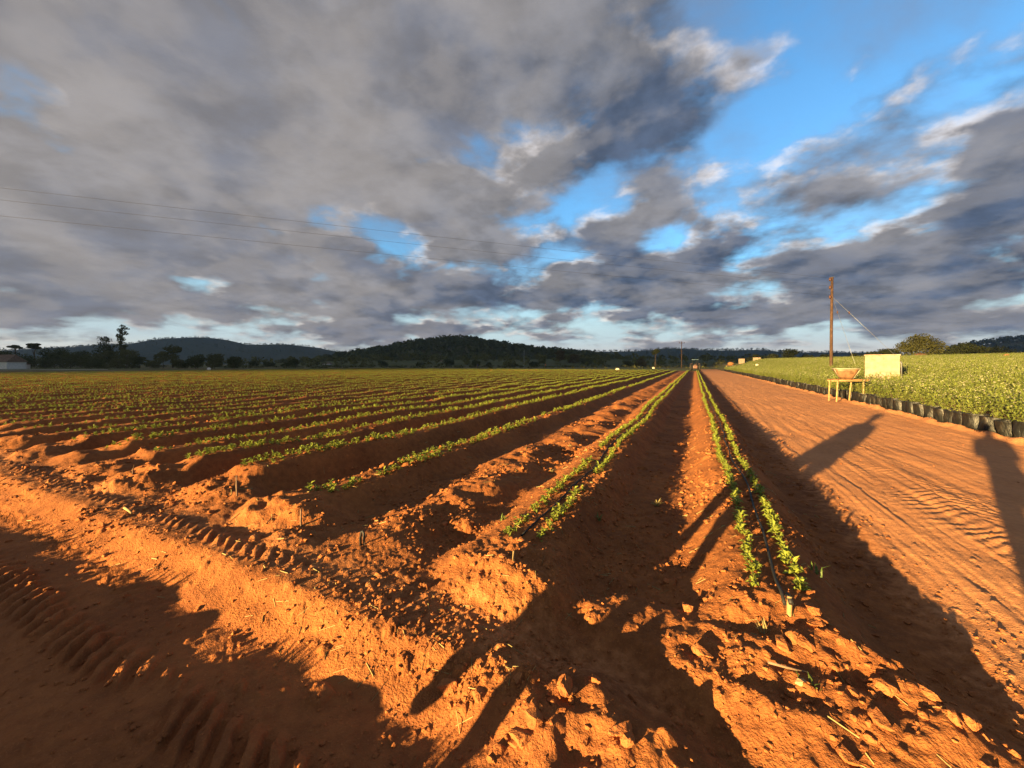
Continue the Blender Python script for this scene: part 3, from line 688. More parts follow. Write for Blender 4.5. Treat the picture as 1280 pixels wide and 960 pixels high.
# ------------------------------------------------------------------ leaves, seedlings
def add_leaf(V, Fc, base, a, el, L, W, droop=0.25, fold=0.25):
    d = Vector((math.cos(a)*math.cos(el), math.sin(a)*math.cos(el), math.sin(el))); sd = Vector((-math.sin(a), math.cos(a), 0)); up = sd.cross(d)*-1
    if up.z < 0: up = -up
    b = Vector(base); m1 = b+d*L*0.5; t = b+d*L*0.92-Vector((0, 0, droop*L))
    i = len(V); V += [b, m1+sd*W*.5+up*W*fold, m1, m1-sd*W*.5+up*W*fold, t]
    Fc += [(i, i+2, i+1), (i, i+3, i+2), (i+1, i+2, i+4), (i+2, i+3, i+4)]
def seedling_mesh(seed):
    rg = random.Random(seed); V = []; Fc = []
    nl = rg.randint(11, 15)
    for k in range(nl):
        h = rg.uniform(0.01, 0.075); a = k*2.4+rg.uniform(-.4, .4); el = rg.uniform(.15, .95)
        add_leaf(V, Fc, (rg.uniform(-.012, .012), rg.uniform(-.012, .012), h), a, el, rg.uniform(.05, .085), rg.uniform(.028, .045), rg.uniform(.05, .4))
    i = len(V); V += [Vector((.004, 0, -.02)), Vector((-.003, .004, -.02)), Vector((0, -.004, -.02)), Vector((0, 0, .085))]
    Fc += [(i, i+1, i+3), (i+1, i+2, i+3), (i+2, i, i+3)]
    return mesh_np('seedling', [tuple(v) for v in V], Fc)
seed_me = [seedling_mesh(50+k) for k in range(5)]
for m_ in seed_me: m_.materials.append(m_seed)
SP = []
for bi, c in enumerate(BEDS):
    for s in (-1, 1):
        step = 0.088 if bi < 6 else 0.10
        ys = np.arange(Y0+0.10+(0.05 if s > 0 else 0), YEND-1, step); n = len(ys)
        ys = ys+nprng.uniform(-.03, .03, n); xs = c+s*(0.115 if bi < 2 else 0.085)+nprng.uniform(-.022, .022, n)
        xs = xs-0.05*fbm(ys*0.25, ys*0+3.3, 2, 31)     # follow the bed's wander
        gap = perlin(ys*0.8, ys*0+bi*3.7+s, 500) > (0.55 if bi < 2 else 0.45)
        keep = (~gap) & (np.abs(ys-66.5) > 1.0) & (nprng.random(n) > 0.09)
        az_ = np.arctan2(xs, ys)+YAW
        keep &= (az_ > R(-58)) & (az_ < R(58))
        SP.append(np.stack([xs[keep], ys[keep], np.full(keep.sum(), bi)], 1))
SP = np.concatenate(SP); dist = np.hypot(SP[:, 0], SP[:, 1]); order = np.argsort(dist); SP = SP[order]; dist = dist[order]
SZ = height(SP[:, 0], SP[:, 1])
protos = []
rowname = {0: 'young green seedling in the double row along the black hose by the road', 1: 'young green seedling in the isolated second double row', 2: 'young green seedling in the thick row starting at the middle stake', 3: 'young green seedling in the row starting at the tall leaning stake', 4: 'young green seedling in the third row left of the middle stake'}
for k in range(300):
    x, y, bi = SP[k]; o = link('seedling', seed_me[k % 5], None, None, (x, y, SZ[k]-0.012), rng.uniform(0, 6.28), rng.uniform(.75, 1.3)*(.80 if bi < 2 else .84))
    tag(o, rowname.get(int(bi), 'young green seedling in one of the rows further left'), 'seedling', 'seedlings of crop row %d' % (int(bi)+1) if bi < 5 else 'seedlings of the further rows')
    if k < 5: protos.append(o)
n = len(SP)-300
rot = np.stack([nprng.normal(0, .12, n), nprng.normal(0, .12, n), nprng.uniform(0, 6.28, n)], 1)
scl = nprng.uniform(.55, 1.35, n)*np.where(SP[300:, 2] < 2, .80, np.where(SP[300:, 2] < 8, .80, .62))
scatter('crop_seedlings', np.stack([SP[300:, 0], SP[300:, 1], SZ[300:]-.012], 1), rot, scl, nprng.integers(0, 5, n), protos, 'long rows of young green crop seedlings across the field')

# ------------------------------------------------------------------ loose clods of earth
def clod_mesh(seed, amp=0.10):
    rg = random.Random(seed); bm = bmesh.new()
    for _ in range(22):
        d = Vector((rg.gauss(0, 1), rg.gauss(0, 1), rg.gauss(0, 1))).normalized()*rg.uniform(.38, .55)
        bm.verts.new((d.x, d.y*.8, .22+d.z*.62))
    r = bmesh.ops.convex_hull(bm, input=bm.verts[:])
    bmesh.ops.delete(bm, geom=[v for v in bm.verts if not v.link_faces], context='VERTS')
    bmesh.ops.subdivide_edges(bm, edges=bm.edges[:], cuts=1, use_grid_fill=True)
    for v in bm.verts: v.co += Vector((rg.gauss(0, .022), rg.gauss(0, .022), rg.gauss(0, .022)))
    for f in bm.faces: f.smooth = rg.random() < .15
    bmesh.ops.recalc_face_normals(bm, faces=bm.faces[:])
    me = bpy.data.meshes.new('soil_clod'); bm.to_mesh(me); bm.free(); me.materials.append(m_clod); return me
clod_me = [clod_mesh(700+k) for k in range(6)]
CP = []
def clod_area(n, fx, fy, s0, s1, where):
    for _ in range(n):
        x, y = fx(), fy(); CP.append((x, y, s0+(s1-s0)*rng.random()**2.5, where))
U = rng.uniform; G = rng.gauss
clod_area(60, lambda: G(.6, .38), lambda: G(2.15, .25), .035, .12, 'on the heap at the end of the hose row')
clod_area(38, lambda: G(-.38, .26), lambda: G(1.4, .2), .035, .12, 'on the heap at the bottom centre')
clod_area(36, lambda: U(-.25, .1), lambda: U(2.9, 9), .03, .085, 'along the lit flank of the hose row')
clod_area(36, lambda: G(-1.15, .3), lambda: G(2.35, .18), .03, .08, 'on the heap at the end of the second row')
clod_area(26, lambda: U(-.9, -.2), lambda: U(2.4, 7), .025, .07, 'in the dark furrow between the two front rows')
clod_area(32, lambda: U(.8, 1.25), lambda: U(2.0, 7), .025, .06, 'on the shaded flank beside the road')
clod_area(30, lambda: U(-3, -1.7), lambda: U(2.3, 8), .03, .11, 'on the rough unplanted bed')
clod_area(30, lambda: U(-8, -3), lambda: U(1.95, 2.6), .03, .11, 'among the heaps at the ends of the left rows')
clod_area(12, lambda: U(-4, -.9), lambda: U(1.5, 2.0), .02, .05, 'on the sunlit shoulder of the track')
CZ = height(np.array([c[0] for c in CP]), np.array([c[1] for c in CP]))
for (x, y, s, w), cz in zip(CP, CZ):
    o = link('soil_clod', clod_me[rng.randrange(6)], None, None, (x, y, cz-0.12*s), rng.uniform(0, 6.28), (s, s*rng.uniform(.7, 1.1), s*rng.uniform(.6, 1.0)))
    tag(o, 'rough red clod of soil lying '+w, 'soil clod', 'clods '+w)
cl_protos = [o for o in bpy.data.objects if o.name in ('soil_clod', 'soil_clod.001', 'soil_clod.002', 'soil_clod.003')]
pts = []; 
g = np.random.default_rng(77); n = 70000
ca = g.uniform(R(-56), R(56), n); cr = 1.3*np.exp(g.random(n)*math.log(22/1.3)); cx = cr*np.sin(ca-YAW); cy = cr*np.cos(ca-YAW)
onroad = (cx > ROAD_L) & (cx < ROAD_R); ontrk = cy < 1.42
pk = np.clip(0.32+0.9*fbm(cx*0.9, cy*0.9, 2, 230), 0.02, 1); pk = np.where(onroad, 0.02+0.25*(cx < 1.6)+0.5*(cy < 3.2), pk); pk = np.where(ontrk, 0.16, pk); pk = np.where(cx > ROAD_R+.4, 0, pk)
keep = g.random(n) < pk; cx, cy, cr = cx[keep], cy[keep], cr[keep]; n = len(cx)
cs = (0.007+0.036*g.random(n)**4)*np.clip(cr/3, 0.7, 1.6)*np.where((cx > ROAD_L) & (cx < ROAD_R), .6, 1)
scatter('soil_crumbs', np.stack([cx, cy, height(cx, cy)-cs*.1], 1), np.stack([g.normal(0, .3, n), g.normal(0, .3, n), g.uniform(0, 6.28, n)], 1), cs, g.integers(0, 4, n), cl_protos, 'loose crumbs and small clods of red soil')
# instance scale multiplies the clod mesh, which is about one metre across before scaling

# ------------------------------------------------------------------ hoses, stakes, sticks, weeds
def hose(name, c, y0, y1, r, label, lift=0.012):
    pts = []; y = y0
    while y < y1:
        x = c+0.012*math.sin(y*1.7)+0.01*math.sin(y*4.1)-0.05*float(fbm(np.array([y*0.25]), np.array([3.3]), 2, 31)[0])
        pts.append((x, y)); y += 0.09 if y < 12 else 0.5
    a = np.array(pts); z = height(a[:, 0], a[:, 1]); k = np.ones(9)/9; zs = np.maximum(np.convolve(np.pad(z, 4, mode='edge'), k, 'valid'), z)+lift
    mb = MB().tube([(a[i, 0], a[i, 1], zs[i]) for i in range(len(a))], r, 8)
    return tag(mb.build(name, m_hose), label, 'hose', 'drip irrigation hoses'), (a[0, 0], a[0, 1], zs[0])
_, he = hose('drip_hose', 0.47, 2.56, 60, 0.0095, 'black drip hose running between the two seedling lines nearest the road', 0.022)
hose('drip_hose', -1.2, 2.75, 60, 0.008, 'thin black drip hose along the isolated second double row', 0.004)
t = empty('hose_peg', (he[0]+.01, he[1]-.05, hz(he[0], he[1]-.05)))
MB().tube([(0, 0, -.06), (.003, .005, .055), (.005, .012, .10)], [.014, .013, .012], 7).build('peg', m_stick, t)
MB().tube([(0, .05, .085), (.006, .01, .088), (.008, -.012, .07)], .013, 8).build('clamp', m_hose, t)
tag(t, 'short wooden peg holding the end of the black drip hose', 'peg')
def stake(px, py, h, r, lean, label, mat=m_dkstick, name='wooden_stake'):
    x, y = ground_at(px, py); z = hz(x, y)
    # climb towards the viewer's line so that it stands on the bed it belongs to
    for _ in range(6):
        x, y = cam_xy(px, F*(CAMZ-z)/(py-455)); z = hz(x, y)
    tag(MB().tube([(x, y, z-.12), (x+lean*.5, y, z+h*.5), (x+lean, y+.01, z+h)], [r, r*.9, r*.75], 7).build(name, mat), label, 'stake', 'row stakes')
stake(297, 622, 0.20, .009, -.035, 'tall thin stake leaning left at the end of a row')
stake(377, 640, 0.15, .009, -.02, 'short thin stake at the start of the thick seedling row')
stake(642, 706, 0.085, .008, -.004, 'little upright peg at the end of the isolated double row', m_stick)
stake(166, 592, 0.10, .008, .0, 'small stake at a row end on the far left of the headland')
stake(443, 545, 0.13, .007, .01, 'thin stake standing in the second row left of the thick row')
stake(530, 553, 0.10, .007, .0, 'thin stake beside the thick row')
stake(428, 537, .12, .007, .0, 'thin stake in the fourth row left of the thick row')
# bent black tube in the headland
x, y = ground_at(453, 698); z = hz(x, y)
tag(MB().tube([(x-.018, y, z-.06), (x-.02, y, z+.06), (x-.012, y, z+.105), (x+.004, y, z+.112), (x+.016, y, z+.098), (x+.02, y-.004, z+.05), (x+.021, y-.006, z-.04)], .0095, 8).build('hose_end', m_hose),
    'bent end of a black hose sticking up from the headland', 'hose')
def lying_stick(px, py, L, r, a, label, mat):
    x, y = ground_at(px, py); d = (math.cos(a)*L/2, math.sin(a)*L/2)
    p = [(x-d[0], y-d[1]), (x, y+.005), (x+d[0], y+d[1])]
    tag(MB().tube([(q[0], q[1], hz(*q)+r*1.2+.006) for q in p], [r, r*.9, r*.6], 7).build('stick', mat), label, 'stick')
lying_stick(160, 652, .24, .012, R(-8), 'pale stick lying on the sunlit shoulder of the track', m_stick)
lying_stick(985, 868, .16, .006, R(12), 'thin twig lying on the heap at the bottom right', m_dkstick)
def grass_tuft(px, py, n, L, mat, label, sp=.5):
    x, y = ground_at(px, py); z = hz(x, y)
    for _ in range(5):
        x, y = cam_xy(px, F*(CAMZ-z)/(py-455)); z = hz(x, y)
    rg = random.Random(px*3+py); V = []; Fc = []
    for k in range(n):
        a = rg.uniform(0, 6.28); el = rg.uniform(1.45-sp, 1.5); l = L*rg.uniform(.5, 1.1); w = .0035+.002*rg.random()
        d = Vector((math.cos(a)*math.cos(el), math.sin(a)*math.cos(el), math.sin(el))); s_ = Vector((-math.sin(a), math.cos(a), 0)); b = Vector((rg.gauss(0, .012), rg.gauss(0, .012), -.01))
        i = len(V); m1 = b+d*l*.55; t_ = b+d*l*.9+Vector((math.cos(a), math.sin(a), -.5))*l*.18
        V += [b-s_*w, b+s_*w, m1+s_*w*.8, m1-s_*w*.8, t_]; Fc += [(i, i+1, i+2), (i, i+2, i+3), (i+3, i+2, i+4)]
    tag(link('grass_tuft', mesh_np('grass_tuft', [tuple(v) for v in V], Fc), mat, None, (x, y, z)), label, 'grass', 'weeds on the soil')
grass_tuft(1018, 716, 9, .12, m_grassg, 'green grass blades on the shaded flank by the hose end', .9)
grass_tuft(820, 632, 26, .11, m_grassd, 'dry grass tuft in the dark furrow between the front rows', .9)
grass_tuft(748, 645, 12, .09, m_grassg, 'sparse green weed beside the isolated double row', .9)
grass_tuft(628, 652, 14, .09, m_grassg, 'green weed on the left flank of the isolated double row', .9)
grass_tuft(955, 792, 10, .09, m_grassd, 'thin dry weed on the heap below the hose end', .7)
grass_tuft(1015, 858, 8, .06, m_grassg, 'small green weed on the heap at the bottom right', .9)
grass_tuft(690, 590, 22, .10, m_grassd, 'dry weed on the rough unplanted bed', 1.0)
def shade_grass():  # unseen blades added along the bank to fray the edge of its shadow
    rg = random.Random(31); V = []; Fc = []; xs = []; n = 520
    for k in range(n): xs.append((rg.uniform(-9, .1), -.28+rg.gauss(0, .09)))
    xs = [q for q in xs if perlin(np.array([q[0]*1.7]), np.array([.5]), 88)[0] > -.12]
    zs = height(np.array([q[0] for q in xs]), np.array([q[1] for q in xs]))
    for (x_, y_), z_ in zip(xs, zs):
        for _ in range(4):
            a = rg.uniform(0, 6.28); el = rg.uniform(.7, 1.5); l = rg.uniform(.04, .13); w = rg.uniform(.003, .007)
            d = Vector((math.cos(a)*math.cos(el), math.sin(a)*math.cos(el), math.sin(el))); s_ = Vector((-math.sin(a), math.cos(a), 0)); b = Vector((x_+rg.gauss(0, .012), y_+rg.gauss(0, .012), z_-.01))
            i = len(V); m1 = b+d*l*.55; t_ = b+d*l*.9+Vector((math.cos(a), math.sin(a), -.5))*l*.18
            V += [b-s_*w, b+s_*w, m1+s_*w*.8, m1-s_*w*.8, t_]; Fc += [(i, i+1, i+2), (i, i+2, i+3), (i+3, i+2, i+4)]
    tag(link('shade_grass', mesh_np('shade_grass', [tuple(v) for v in V], Fc), m_grassd), 'unseen short grass added on the bank to make its shadow ragged', kind='stuff')
shade_grass()
def litter():
    g = np.random.default_rng(41); n = 900; a = g.uniform(R(-55), R(50), n); r = 1.6*np.exp(g.random(n)*math.log(5)); x = r*np.sin(a-YAW); y = r*np.cos(a-YAW)
    ok = (x < 1.3) & (y > 1.3) & (fbm(x*.8, y*.8, 2, 45) > -.1); x, y, r = x[ok], y[ok], r[ok]; n = len(x)
    an = g.uniform(0, 3.14, n); L = g.uniform(.012, .05, n); w = g.uniform(.0008, .0018, n)*np.clip(r/2.5, 1, 2)
    dx, dy = np.cos(an)*L, np.sin(an)*L; z0 = height(x-dx, y-dy); z1 = height(x+dx, y+dy); zm = np.maximum((z0+z1)/2, height(x, y))
    V = []; Fc = []
    for k in range(n):
        e = (zm[k]-(z0[k]+z1[k])/2); px_, py_ = -np.sin(an[k])*w[k], np.cos(an[k])*w[k]; i = len(V)
        for t_, z_ in ((-1, z0[k]+e), (1, z1[k]+e)):
            X_, Y_ = x[k]+t_*dx[k], y[k]+t_*dy[k]; V += [(X_-px_, Y_-py_, z_), (X_+px_, Y_+py_, z_), (X_, Y_, z_+w[k]*2.2)]
        Fc += [(i, i+1, i+4, i+3), (i+1, i+2, i+5, i+4), (i+2, i, i+3, i+5)]
    tag(link('plant_litter', mesh_np('plant_litter', V, Fc), m_grassd), 'bits of dry straw and root strewn over the soil', kind='stuff')
litter()
# pale flat stone
x, y = ground_at(1001, 886)
tag(link('stone', clod_mesh(801, .05), None, None, (x, y, hz(x, y)-.004), .5, (.06, .05, .045)), 'pale rounded stone on the heap at the bottom right', 'stone').data.materials[0] = plain('pale_stone', (.42, .25, .12), .9, .1, .15, 6, .3)

# ------------------------------------------------------------------ nursery: black bags and their plants
def bag_mesh(seed):
    rg = random.Random(seed); ph = [rg.uniform(0, 6.28) for _ in range(4)]; seg = 22
    def wobf(k, z):
        a = 2*math.pi*k/seg
        return 0.010*math.sin(5*a+ph[0]+z*9)+0.007*math.sin(9*a+ph[1]-z*14)+0.008*math.sin(2*a+ph[2])*z/.4+0.006*math.sin(z*40+ph[3]+2*math.sin(a))
    mb = MB().lathe([(.17, 0), (.212, .025), (.228, .12), (.232, .22), (.226, .32), (.232, .40), (.238, .425), (.226, .43), (.215, .40), (.21, .375)], seg, wobf)
    me = mb.mesh('bag'); me.materials.append(m_bag); return me
bag_me = [bag_mesh(900+k) for k in range(5)]
def nursery_mesh(seed):
    rg = random.Random(seed); V = []; Fc = []; STEM = []
    for s in range(rg.randint(7, 9)):
        a = rg.uniform(0, 6.28); lean = rg.uniform(.05, .34); H_ = rg.uniform(.26, .60); q = rg.uniform(0, .09)
        b = Vector((q*math.cos(a), q*math.sin(a), 0)); tip = Vector(((q+lean*.75)*math.cos(a), (q+lean*.75)*math.sin(a), H_))
        for k in range(3):                             # stem
            d = Vector((math.cos(k*2.1)*.006, math.sin(k*2.1)*.006, 0)); d2 = Vector((math.cos(k*2.1+2.1)*.006, math.sin(k*2.1+2.1)*.006, 0))
            STEM.append(len(Fc)); i = len(V); V += [b+d*.6, b+d2*.6, tip]; Fc += [(i, i+1, i+2)]
        for k in range(13):
            f = 0.12+0.88*k/12; p = b.lerp(tip, f)
            add_leaf(V, Fc, p, k*2.4+rg.uniform(-.5, .5), rg.uniform(-.1, .8) if k < 11 else rg.uniform(.5, 1.2), rg.uniform(.085, .15), rg.uniform(.032, .055), rg.uniform(.1, .5), .3)
    nl = len(Fc); stem_id = np.array(STEM, dtype=np.int32)
    for _ in range(11):                                # small pale blossoms near the shoot tips
        a = rg.uniform(0, 6.28); q = rg.uniform(0, .30); c = Vector((q*math.cos(a), q*math.sin(a), rg.uniform(.36, .60))); r_ = rg.uniform(.010, .019)
        nrm = Vector((rg.gauss(0, .6), rg.gauss(0, .6), 1)).normalized(); t1 = nrm.orthogonal().normalized(); t2 = nrm.cross(t1)
        for k in range(5):
            i = len(V); b1 = 6.283*k/5; d1_ = t1*math.cos(b1)+t2*math.sin(b1); d2_ = t1*math.cos(b1+.9)+t2*math.sin(b1+.9)
            V += [c, c+d1_*r_+nrm*r_*.3, c+d2_*r_+nrm*r_*.3]; Fc += [(i, i+1, i+2)]
    me = mesh_np('nursery_plant', [tuple(v) for v in V], Fc); me.materials.append(m_nurs); me.materials.append(m_bloss); me.materials.append(m_bark)
    mi = np.array([0]*nl+[1]*(len(Fc)-nl), dtype=np.int32); mi[stem_id] = 2; me.polygons.foreach_set('material_index', mi); return me
nur_me = [nursery_mesh(950+k) for k in range(5)]
BX = ROAD_R+0.44
NP = []
for row in range(90):
    x = BX+row*0.50
    for k in range(190):
        y = 7.5+k*0.47
        if y > 95: break
        xx = x+rng.gauss(0, .03)+(0.04*math.sin(y*0.4)); yy = y+rng.gauss(0, .03)
        a = math.atan2(xx, yy)+YAW
        if a > R(57.5): continue
        if abs(xx-9.0) < 1.25 and abs(yy-26.5) < 1.25: continue
        NP.append((xx, yy, row))
NP = np.array(NP); nd = np.hypot(NP[:, 0], NP[:, 1]); od = np.argsort(nd); NP = NP[od]; nd = nd[od]
front = NP[NP[:, 2] == 0]
FZ = height(front[:, 0], front[:, 1])
for (x, y, _), fz in zip(front, FZ):
    o = link('grow_bag', bag_me[rng.randrange(5)], None, None, (x, y, fz-.012), rng.uniform(0, 6.28), (rng.uniform(.94, 1.06), rng.uniform(.94, 1.06), rng.uniform(.9, 1.06)))
    o.rotation_euler = (rng.gauss(0, .045), rng.gauss(0, .045), o.rotation_euler.z)
    tag(o, 'wrinkled black plastic grow bag in the front row along the road', 'grow bag', 'black grow bags along the road')
nprotos = []; NZ = height(NP[:, 0], NP[:, 1])
for k in range(300):
    x, y, row = NP[k]; o = link('nursery_plant', nur_me[k % 5], None, None, (x, y, NZ[k]+(.33 if row == 0 else .375)), rng.uniform(0, 6.28), rng.uniform(.85, 1.12))
    tag(o, 'leafy pale green nursery plant growing in the front row of black bags' if row == 0 else 'leafy pale green nursery plant in the near rows behind the front bags', 'nursery plant', 'nursery plants of the front row' if row == 0 else 'nursery plants behind the front row')
    if k < 5: nprotos.append(o)
n = len(NP)-300
scatter('nursery_plants', np.stack([NP[300:, 0], NP[300:, 1], NZ[300:]+.37], 1), np.stack([nprng.normal(0, .08, n), nprng.normal(0, .08, n), nprng.uniform(0, 6.28, n)], 1), nprng.uniform(.8, 1.2, n), nprng.integers(0, 5, n), nprotos, 'dense mass of leafy pale green nursery plants in bags')

# ------------------------------------------------------------------ table with tray
tx, ty = ground_at(1058, 502); tz = hz(tx, ty)
t = empty('work_table', (tx, ty, tz), YAW-R(43)+R(25)); t.scale = (.88, .88, 1)
lg = [(-.55, .20, .03), (-.42, -.24, .05), (.28, .22, .09), (.52, -.24, .0)]
for (a, b, l) in lg:
    MB().tube([(a-l, b, -.08), (a-l*.5, b, .4), (a, b, .80)], [.034, .031, .033], 8).build('leg', m_stick, t)
for (a0_, a1_, b, z_) in ((-.64, .70, -.20, .79), (-.62, .66, .21, .785)):
    MB().tube([(a0_, b, z_), (0, b+.01, z_+.012), (a1_, b, z_)], [.026, .03, .024], 8).build('rail', m_stick, t)
for k, (a, w, dz) in enumerate(((-.52, .20, .0), (-.28, .17, .012), (-.06, .18, .004), (.16, .19, .01), (.38, .17, .0), (.58, .15, .006))):
    MB().box((a, .0, .835+dz), (w, .62+.04*(k % 2), .035), Matrix.Rotation(R((-2, 3, -1, 2, -3, 1)[k]), 3, 'Z'), .004).build('plank', m_plank, t)
tag(t, 'rough wooden table with plank top and peeled pole legs beside the bags', 'table')
def tray_mesh():
    bm = bmesh.new(); rings = []
    prof = [(.19, .13, 0.0), (.26, .18, .12), (.36, .25, .30), (.40, .28, .40)]
    seg = 28
    def se(a, rx, ry):
        c_, s_ = math.cos(a), math.sin(a); p = .5
        return (rx*math.copysign(abs(c_)**p, c_), ry*math.copysign(abs(s_)**p, s_))
    for (rx, ry, z_) in prof: rings.append([bm.verts.new((*se(2*math.pi*k/seg, rx, ry), z_)) for k in range(seg)])
    for (rx, ry, z_) in reversed([(a-.012, b-.012, c+.006) for a, b, c in prof]): rings.append([bm.verts.new((*se(2*math.pi*k/seg, rx, ry), z_)) for k in range(seg)])
    for i in range(len(rings)-1):
        for k in range(seg):
            f = bm.faces.new((rings[i][k], rings[i][(k+1) % seg], rings[i+1][(k+1) % seg], rings[i+1][k])); f.smooth = True
    bm.faces.new(rings[0][::-1]); bm.faces.new(rings[-1])
    me = bpy.data.meshes.new('tray'); bmesh.ops.recalc_face_normals(bm, faces=bm.faces[:]); bm.to_mesh(me); bm.free(); return me
trx, try_ = ground_at(1057, 502)
tr = empty('steel_tray', (trx, try_, tz+.866), YAW-R(43)+R(12))
link('pan', tray_mesh(), m_tray, tr)
mbr = MB(); segs = 28
def se2(a, rx, ry):
    c_, s_ = math.cos(a), math.sin(a); return (rx*math.copysign(abs(c_)**.5, c_), ry*math.copysign(abs(s_)**.5, s_), .405)
ringp = [se2(2*math.pi*k/segs, .41, .29) for k in range(segs+1)]
mbr.tube(ringp, .024, 8, cap=False); mbr.build('rim', m_rim, tr)
for a in (-1, 1): MB().tube([(a*.20, -.12, .01), (a*.30, -.20, .20), (a*.395, -.27, .39)], .012, 6).build('rib', m_rim, tr)
tag(tr, 'deep flared rusty steel tray with pale rim standing on the table', 'tray')

# ------------------------------------------------------------------ whitewashed block tanks
def tank(px, Z, wpx, top, label, depth=1.6, rz=0.0, extra=False):
    x, y = cam_xy(px, Z); a = math.atan2((px-640)/F, 1); W = wpx/F*Z*math.cos(a); gz = hz(x, y); Ht = (455-top)/F*Z+CAMZ-gz
    t = empty('water_tank', (x, y, gz-.06), YAW-a+rz)
    d = depth
    nc = max(3, int(Ht/0.2)); bw = 0.4
    mb = MB(); rg = random.Random(int(px))
    for c in range(nc):                                # courses of blocks, joints slightly open
        z0 = c*Ht/nc; hh = Ht/nc
        off = (c % 2)*bw/2; xs = [-W/2]+[q for q in np.arange(-W/2+bw-off, W/2-.05, bw)]+[W/2]
        for i in range(len(xs)-1):
            w = xs[i+1]-xs[i]
            mb.box(((xs[i]+xs[i+1])/2, -d/2+.1+rg.uniform(-.004, .004), z0+hh/2), (w-.010, .2, hh-.010))
        for sx in (-1, 1):
            for q in range(int(d/bw)):
                mb.box((sx*(W/2-.1)+rg.uniform(-.003, .003), -d/2+.2+(q+.5)*(d-.2)/int(d/bw), z0+hh/2), (.2, (d-.2)/int(d/bw)-.01, hh-.012))
        mb.box((0, d/2-.1, z0+hh/2), (W-.42, .2, hh-.012))
    mb.box((0, -d/2+.115, Ht/2), (W-.02, .15, Ht-.02)); mb.box((0, .05, Ht*.45), (W-.36, d-.4, Ht*.88))
    mb.build('block_wall', m_white, t)
    MB().box((0, 0, Ht+.035), (W+.06, d+.06, .065), None, .012).build('coping', m_white, t)
    MB().tube([(W/2+.06, -d/2+.3, .3), (W/2+.06, -d/2+.3, Ht*.8), (W/2-.05, -d/2+.3, Ht*.86)], .03, 8).build('pipe', m_metal, t)
    return tag(t, label, 'water tank', 'whitewashed block tanks in the nursery')
tank(1102.5, 20.0, 43, 443.5, 'large whitewashed block tank standing in the nursery behind the table', 1.2)
tank(946, 88, 9.5, 447, 'small white block tank far along the nursery, beside a smaller one')
tank(927, 105, 7.5, 448.5, 'smallest and farthest white block tank near the end of the road')

# ------------------------------------------------------------------ poles and wires
def insulator(parent, x, y, z, s=1.0):
    MB().lathe([(.02*s, -.12*s), (.05*s, -.10*s), (.085*s, -.02*s), (.06*s, .0), (.085*s, .05*s), (.05*s, .10*s), (.03*s, .13*s)], 10).build('insulator', m_ceram, parent, loc=(x, y, z))
px1, py1 = cam_xy(1039.5, 33); PH = (455-346)/F*33+CAMZ
t = empty('power_pole', (px1, py1, -.05), YAW)
MB().tube([(-.05, 0, -.5), (-.02, 0, PH*.5), (.05, 0, PH)], [.125, .11, .09], 12).build('post', m_pole, t)
ins = []
for k, yy in enumerate((349, 359, 371)):
    z = (455-yy)/F*33+CAMZ
    MB().tube([(.02, -.05, z-.10), (-.20, -.05, z-.10)], .016, 6).build('bracket', m_metal, t)
    insulator(t, -.17, -.05, z+.02, 1.25); ins.append(z+.12)
MB().box((.04, 0, PH+.01), (.24, .24, .03), None, .008).build('cap', m_metal, t)
tag(t, 'brown wooden power pole with three insulators standing in the nursery', 'power pole')
def catenary(p, q, sag, n=60):
    p = Vector(p); q = Vector(q); return [p.lerp(q, i/n)-Vector((0, 0, 4*sag*(i/n)*(1-i/n))) for i in range(n+1)]
# the line comes in from a pole far out of view on the left
lp = Vector((*cam_xy(1034, 33.0), 0)); ld = Vector((*cam_xy(0, 15.2), 0))-lp
far_pt = lp+ld*1.75
for k, (z0, yl) in enumerate(((ins[0], 227), (ins[1], 242), (ins[2], 262))):
    zl = (455-yl)/F*15.2+CAMZ; z1 = z0+(zl-z0)*1.75
    tag(MB().tube(catenary((lp.x, lp.y, z0), (far_pt.x, far_pt.y, z1), 0.25), .0052, 6).build('power_line', m_wire),
        ('highest', 'middle', 'lowest')[k]+' of the three power wires running to the pole from the left', 'power line', 'overhead power lines')
zc = (455-371)/F*33+CAMZ
def guy(px, Z, label):
    gx_, gy_ = cam_xy(px, Z); a = Vector((px1+.04, py1, zc)); b = Vector((gx_, gy_, .2)); t = empty('stay_wire', (gx_, gy_, 0.0))
    off = -Vector((gx_, gy_, 0)); m_ = a.lerp(b, .2)
    MB().tube([a+off, b+off], .010, 6).build('cable', m_metal, t)
    MB().tube([m_+off+Vector((0, 0, .12)), m_+off, m_+off-Vector((0, 0, .12))], [.03, .055, .03], 8).build('strain_insulator', m_ceram, t)
    tag(t, label, 'stay wire', 'stay wires of the power pole')
guy(1152, 31, 'long slanting stay wire reaching right from the power pole')
guy(1076, 29.5, 'steep stay wire dropping beside the white tank from the pole')
x, y = cam_xy(852, 130); Hp = (455-427)/F*130+CAMZ; t = empty('far_power_pole', (x, y, 0), YAW)
MB().tube([(0, 0, -.3), (0, 0, Hp)], [.16, .12], 8).build('post', m_pole, t); MB().box((0, -.16, Hp-.5), (1.9, .10, .12)).build('crossarm', m_pole, t)
for a in (-.85, 0, .85): insulator(t, a, -.16, Hp-.3, 1.3)
tag(t, 'distant power pole with a crossarm near the end of the road', 'power pole')
x, y = cam_xy(655, 155); Hp = (455-438)/F*155+CAMZ
tag(MB().tube([(x, y, -.3), (x, y, Hp*.5), (x+.05, y, Hp)], [.10, .09, .07], 8).build('thin_pole', m_metal), 'thin grey pole at the far edge of the field', 'pole')

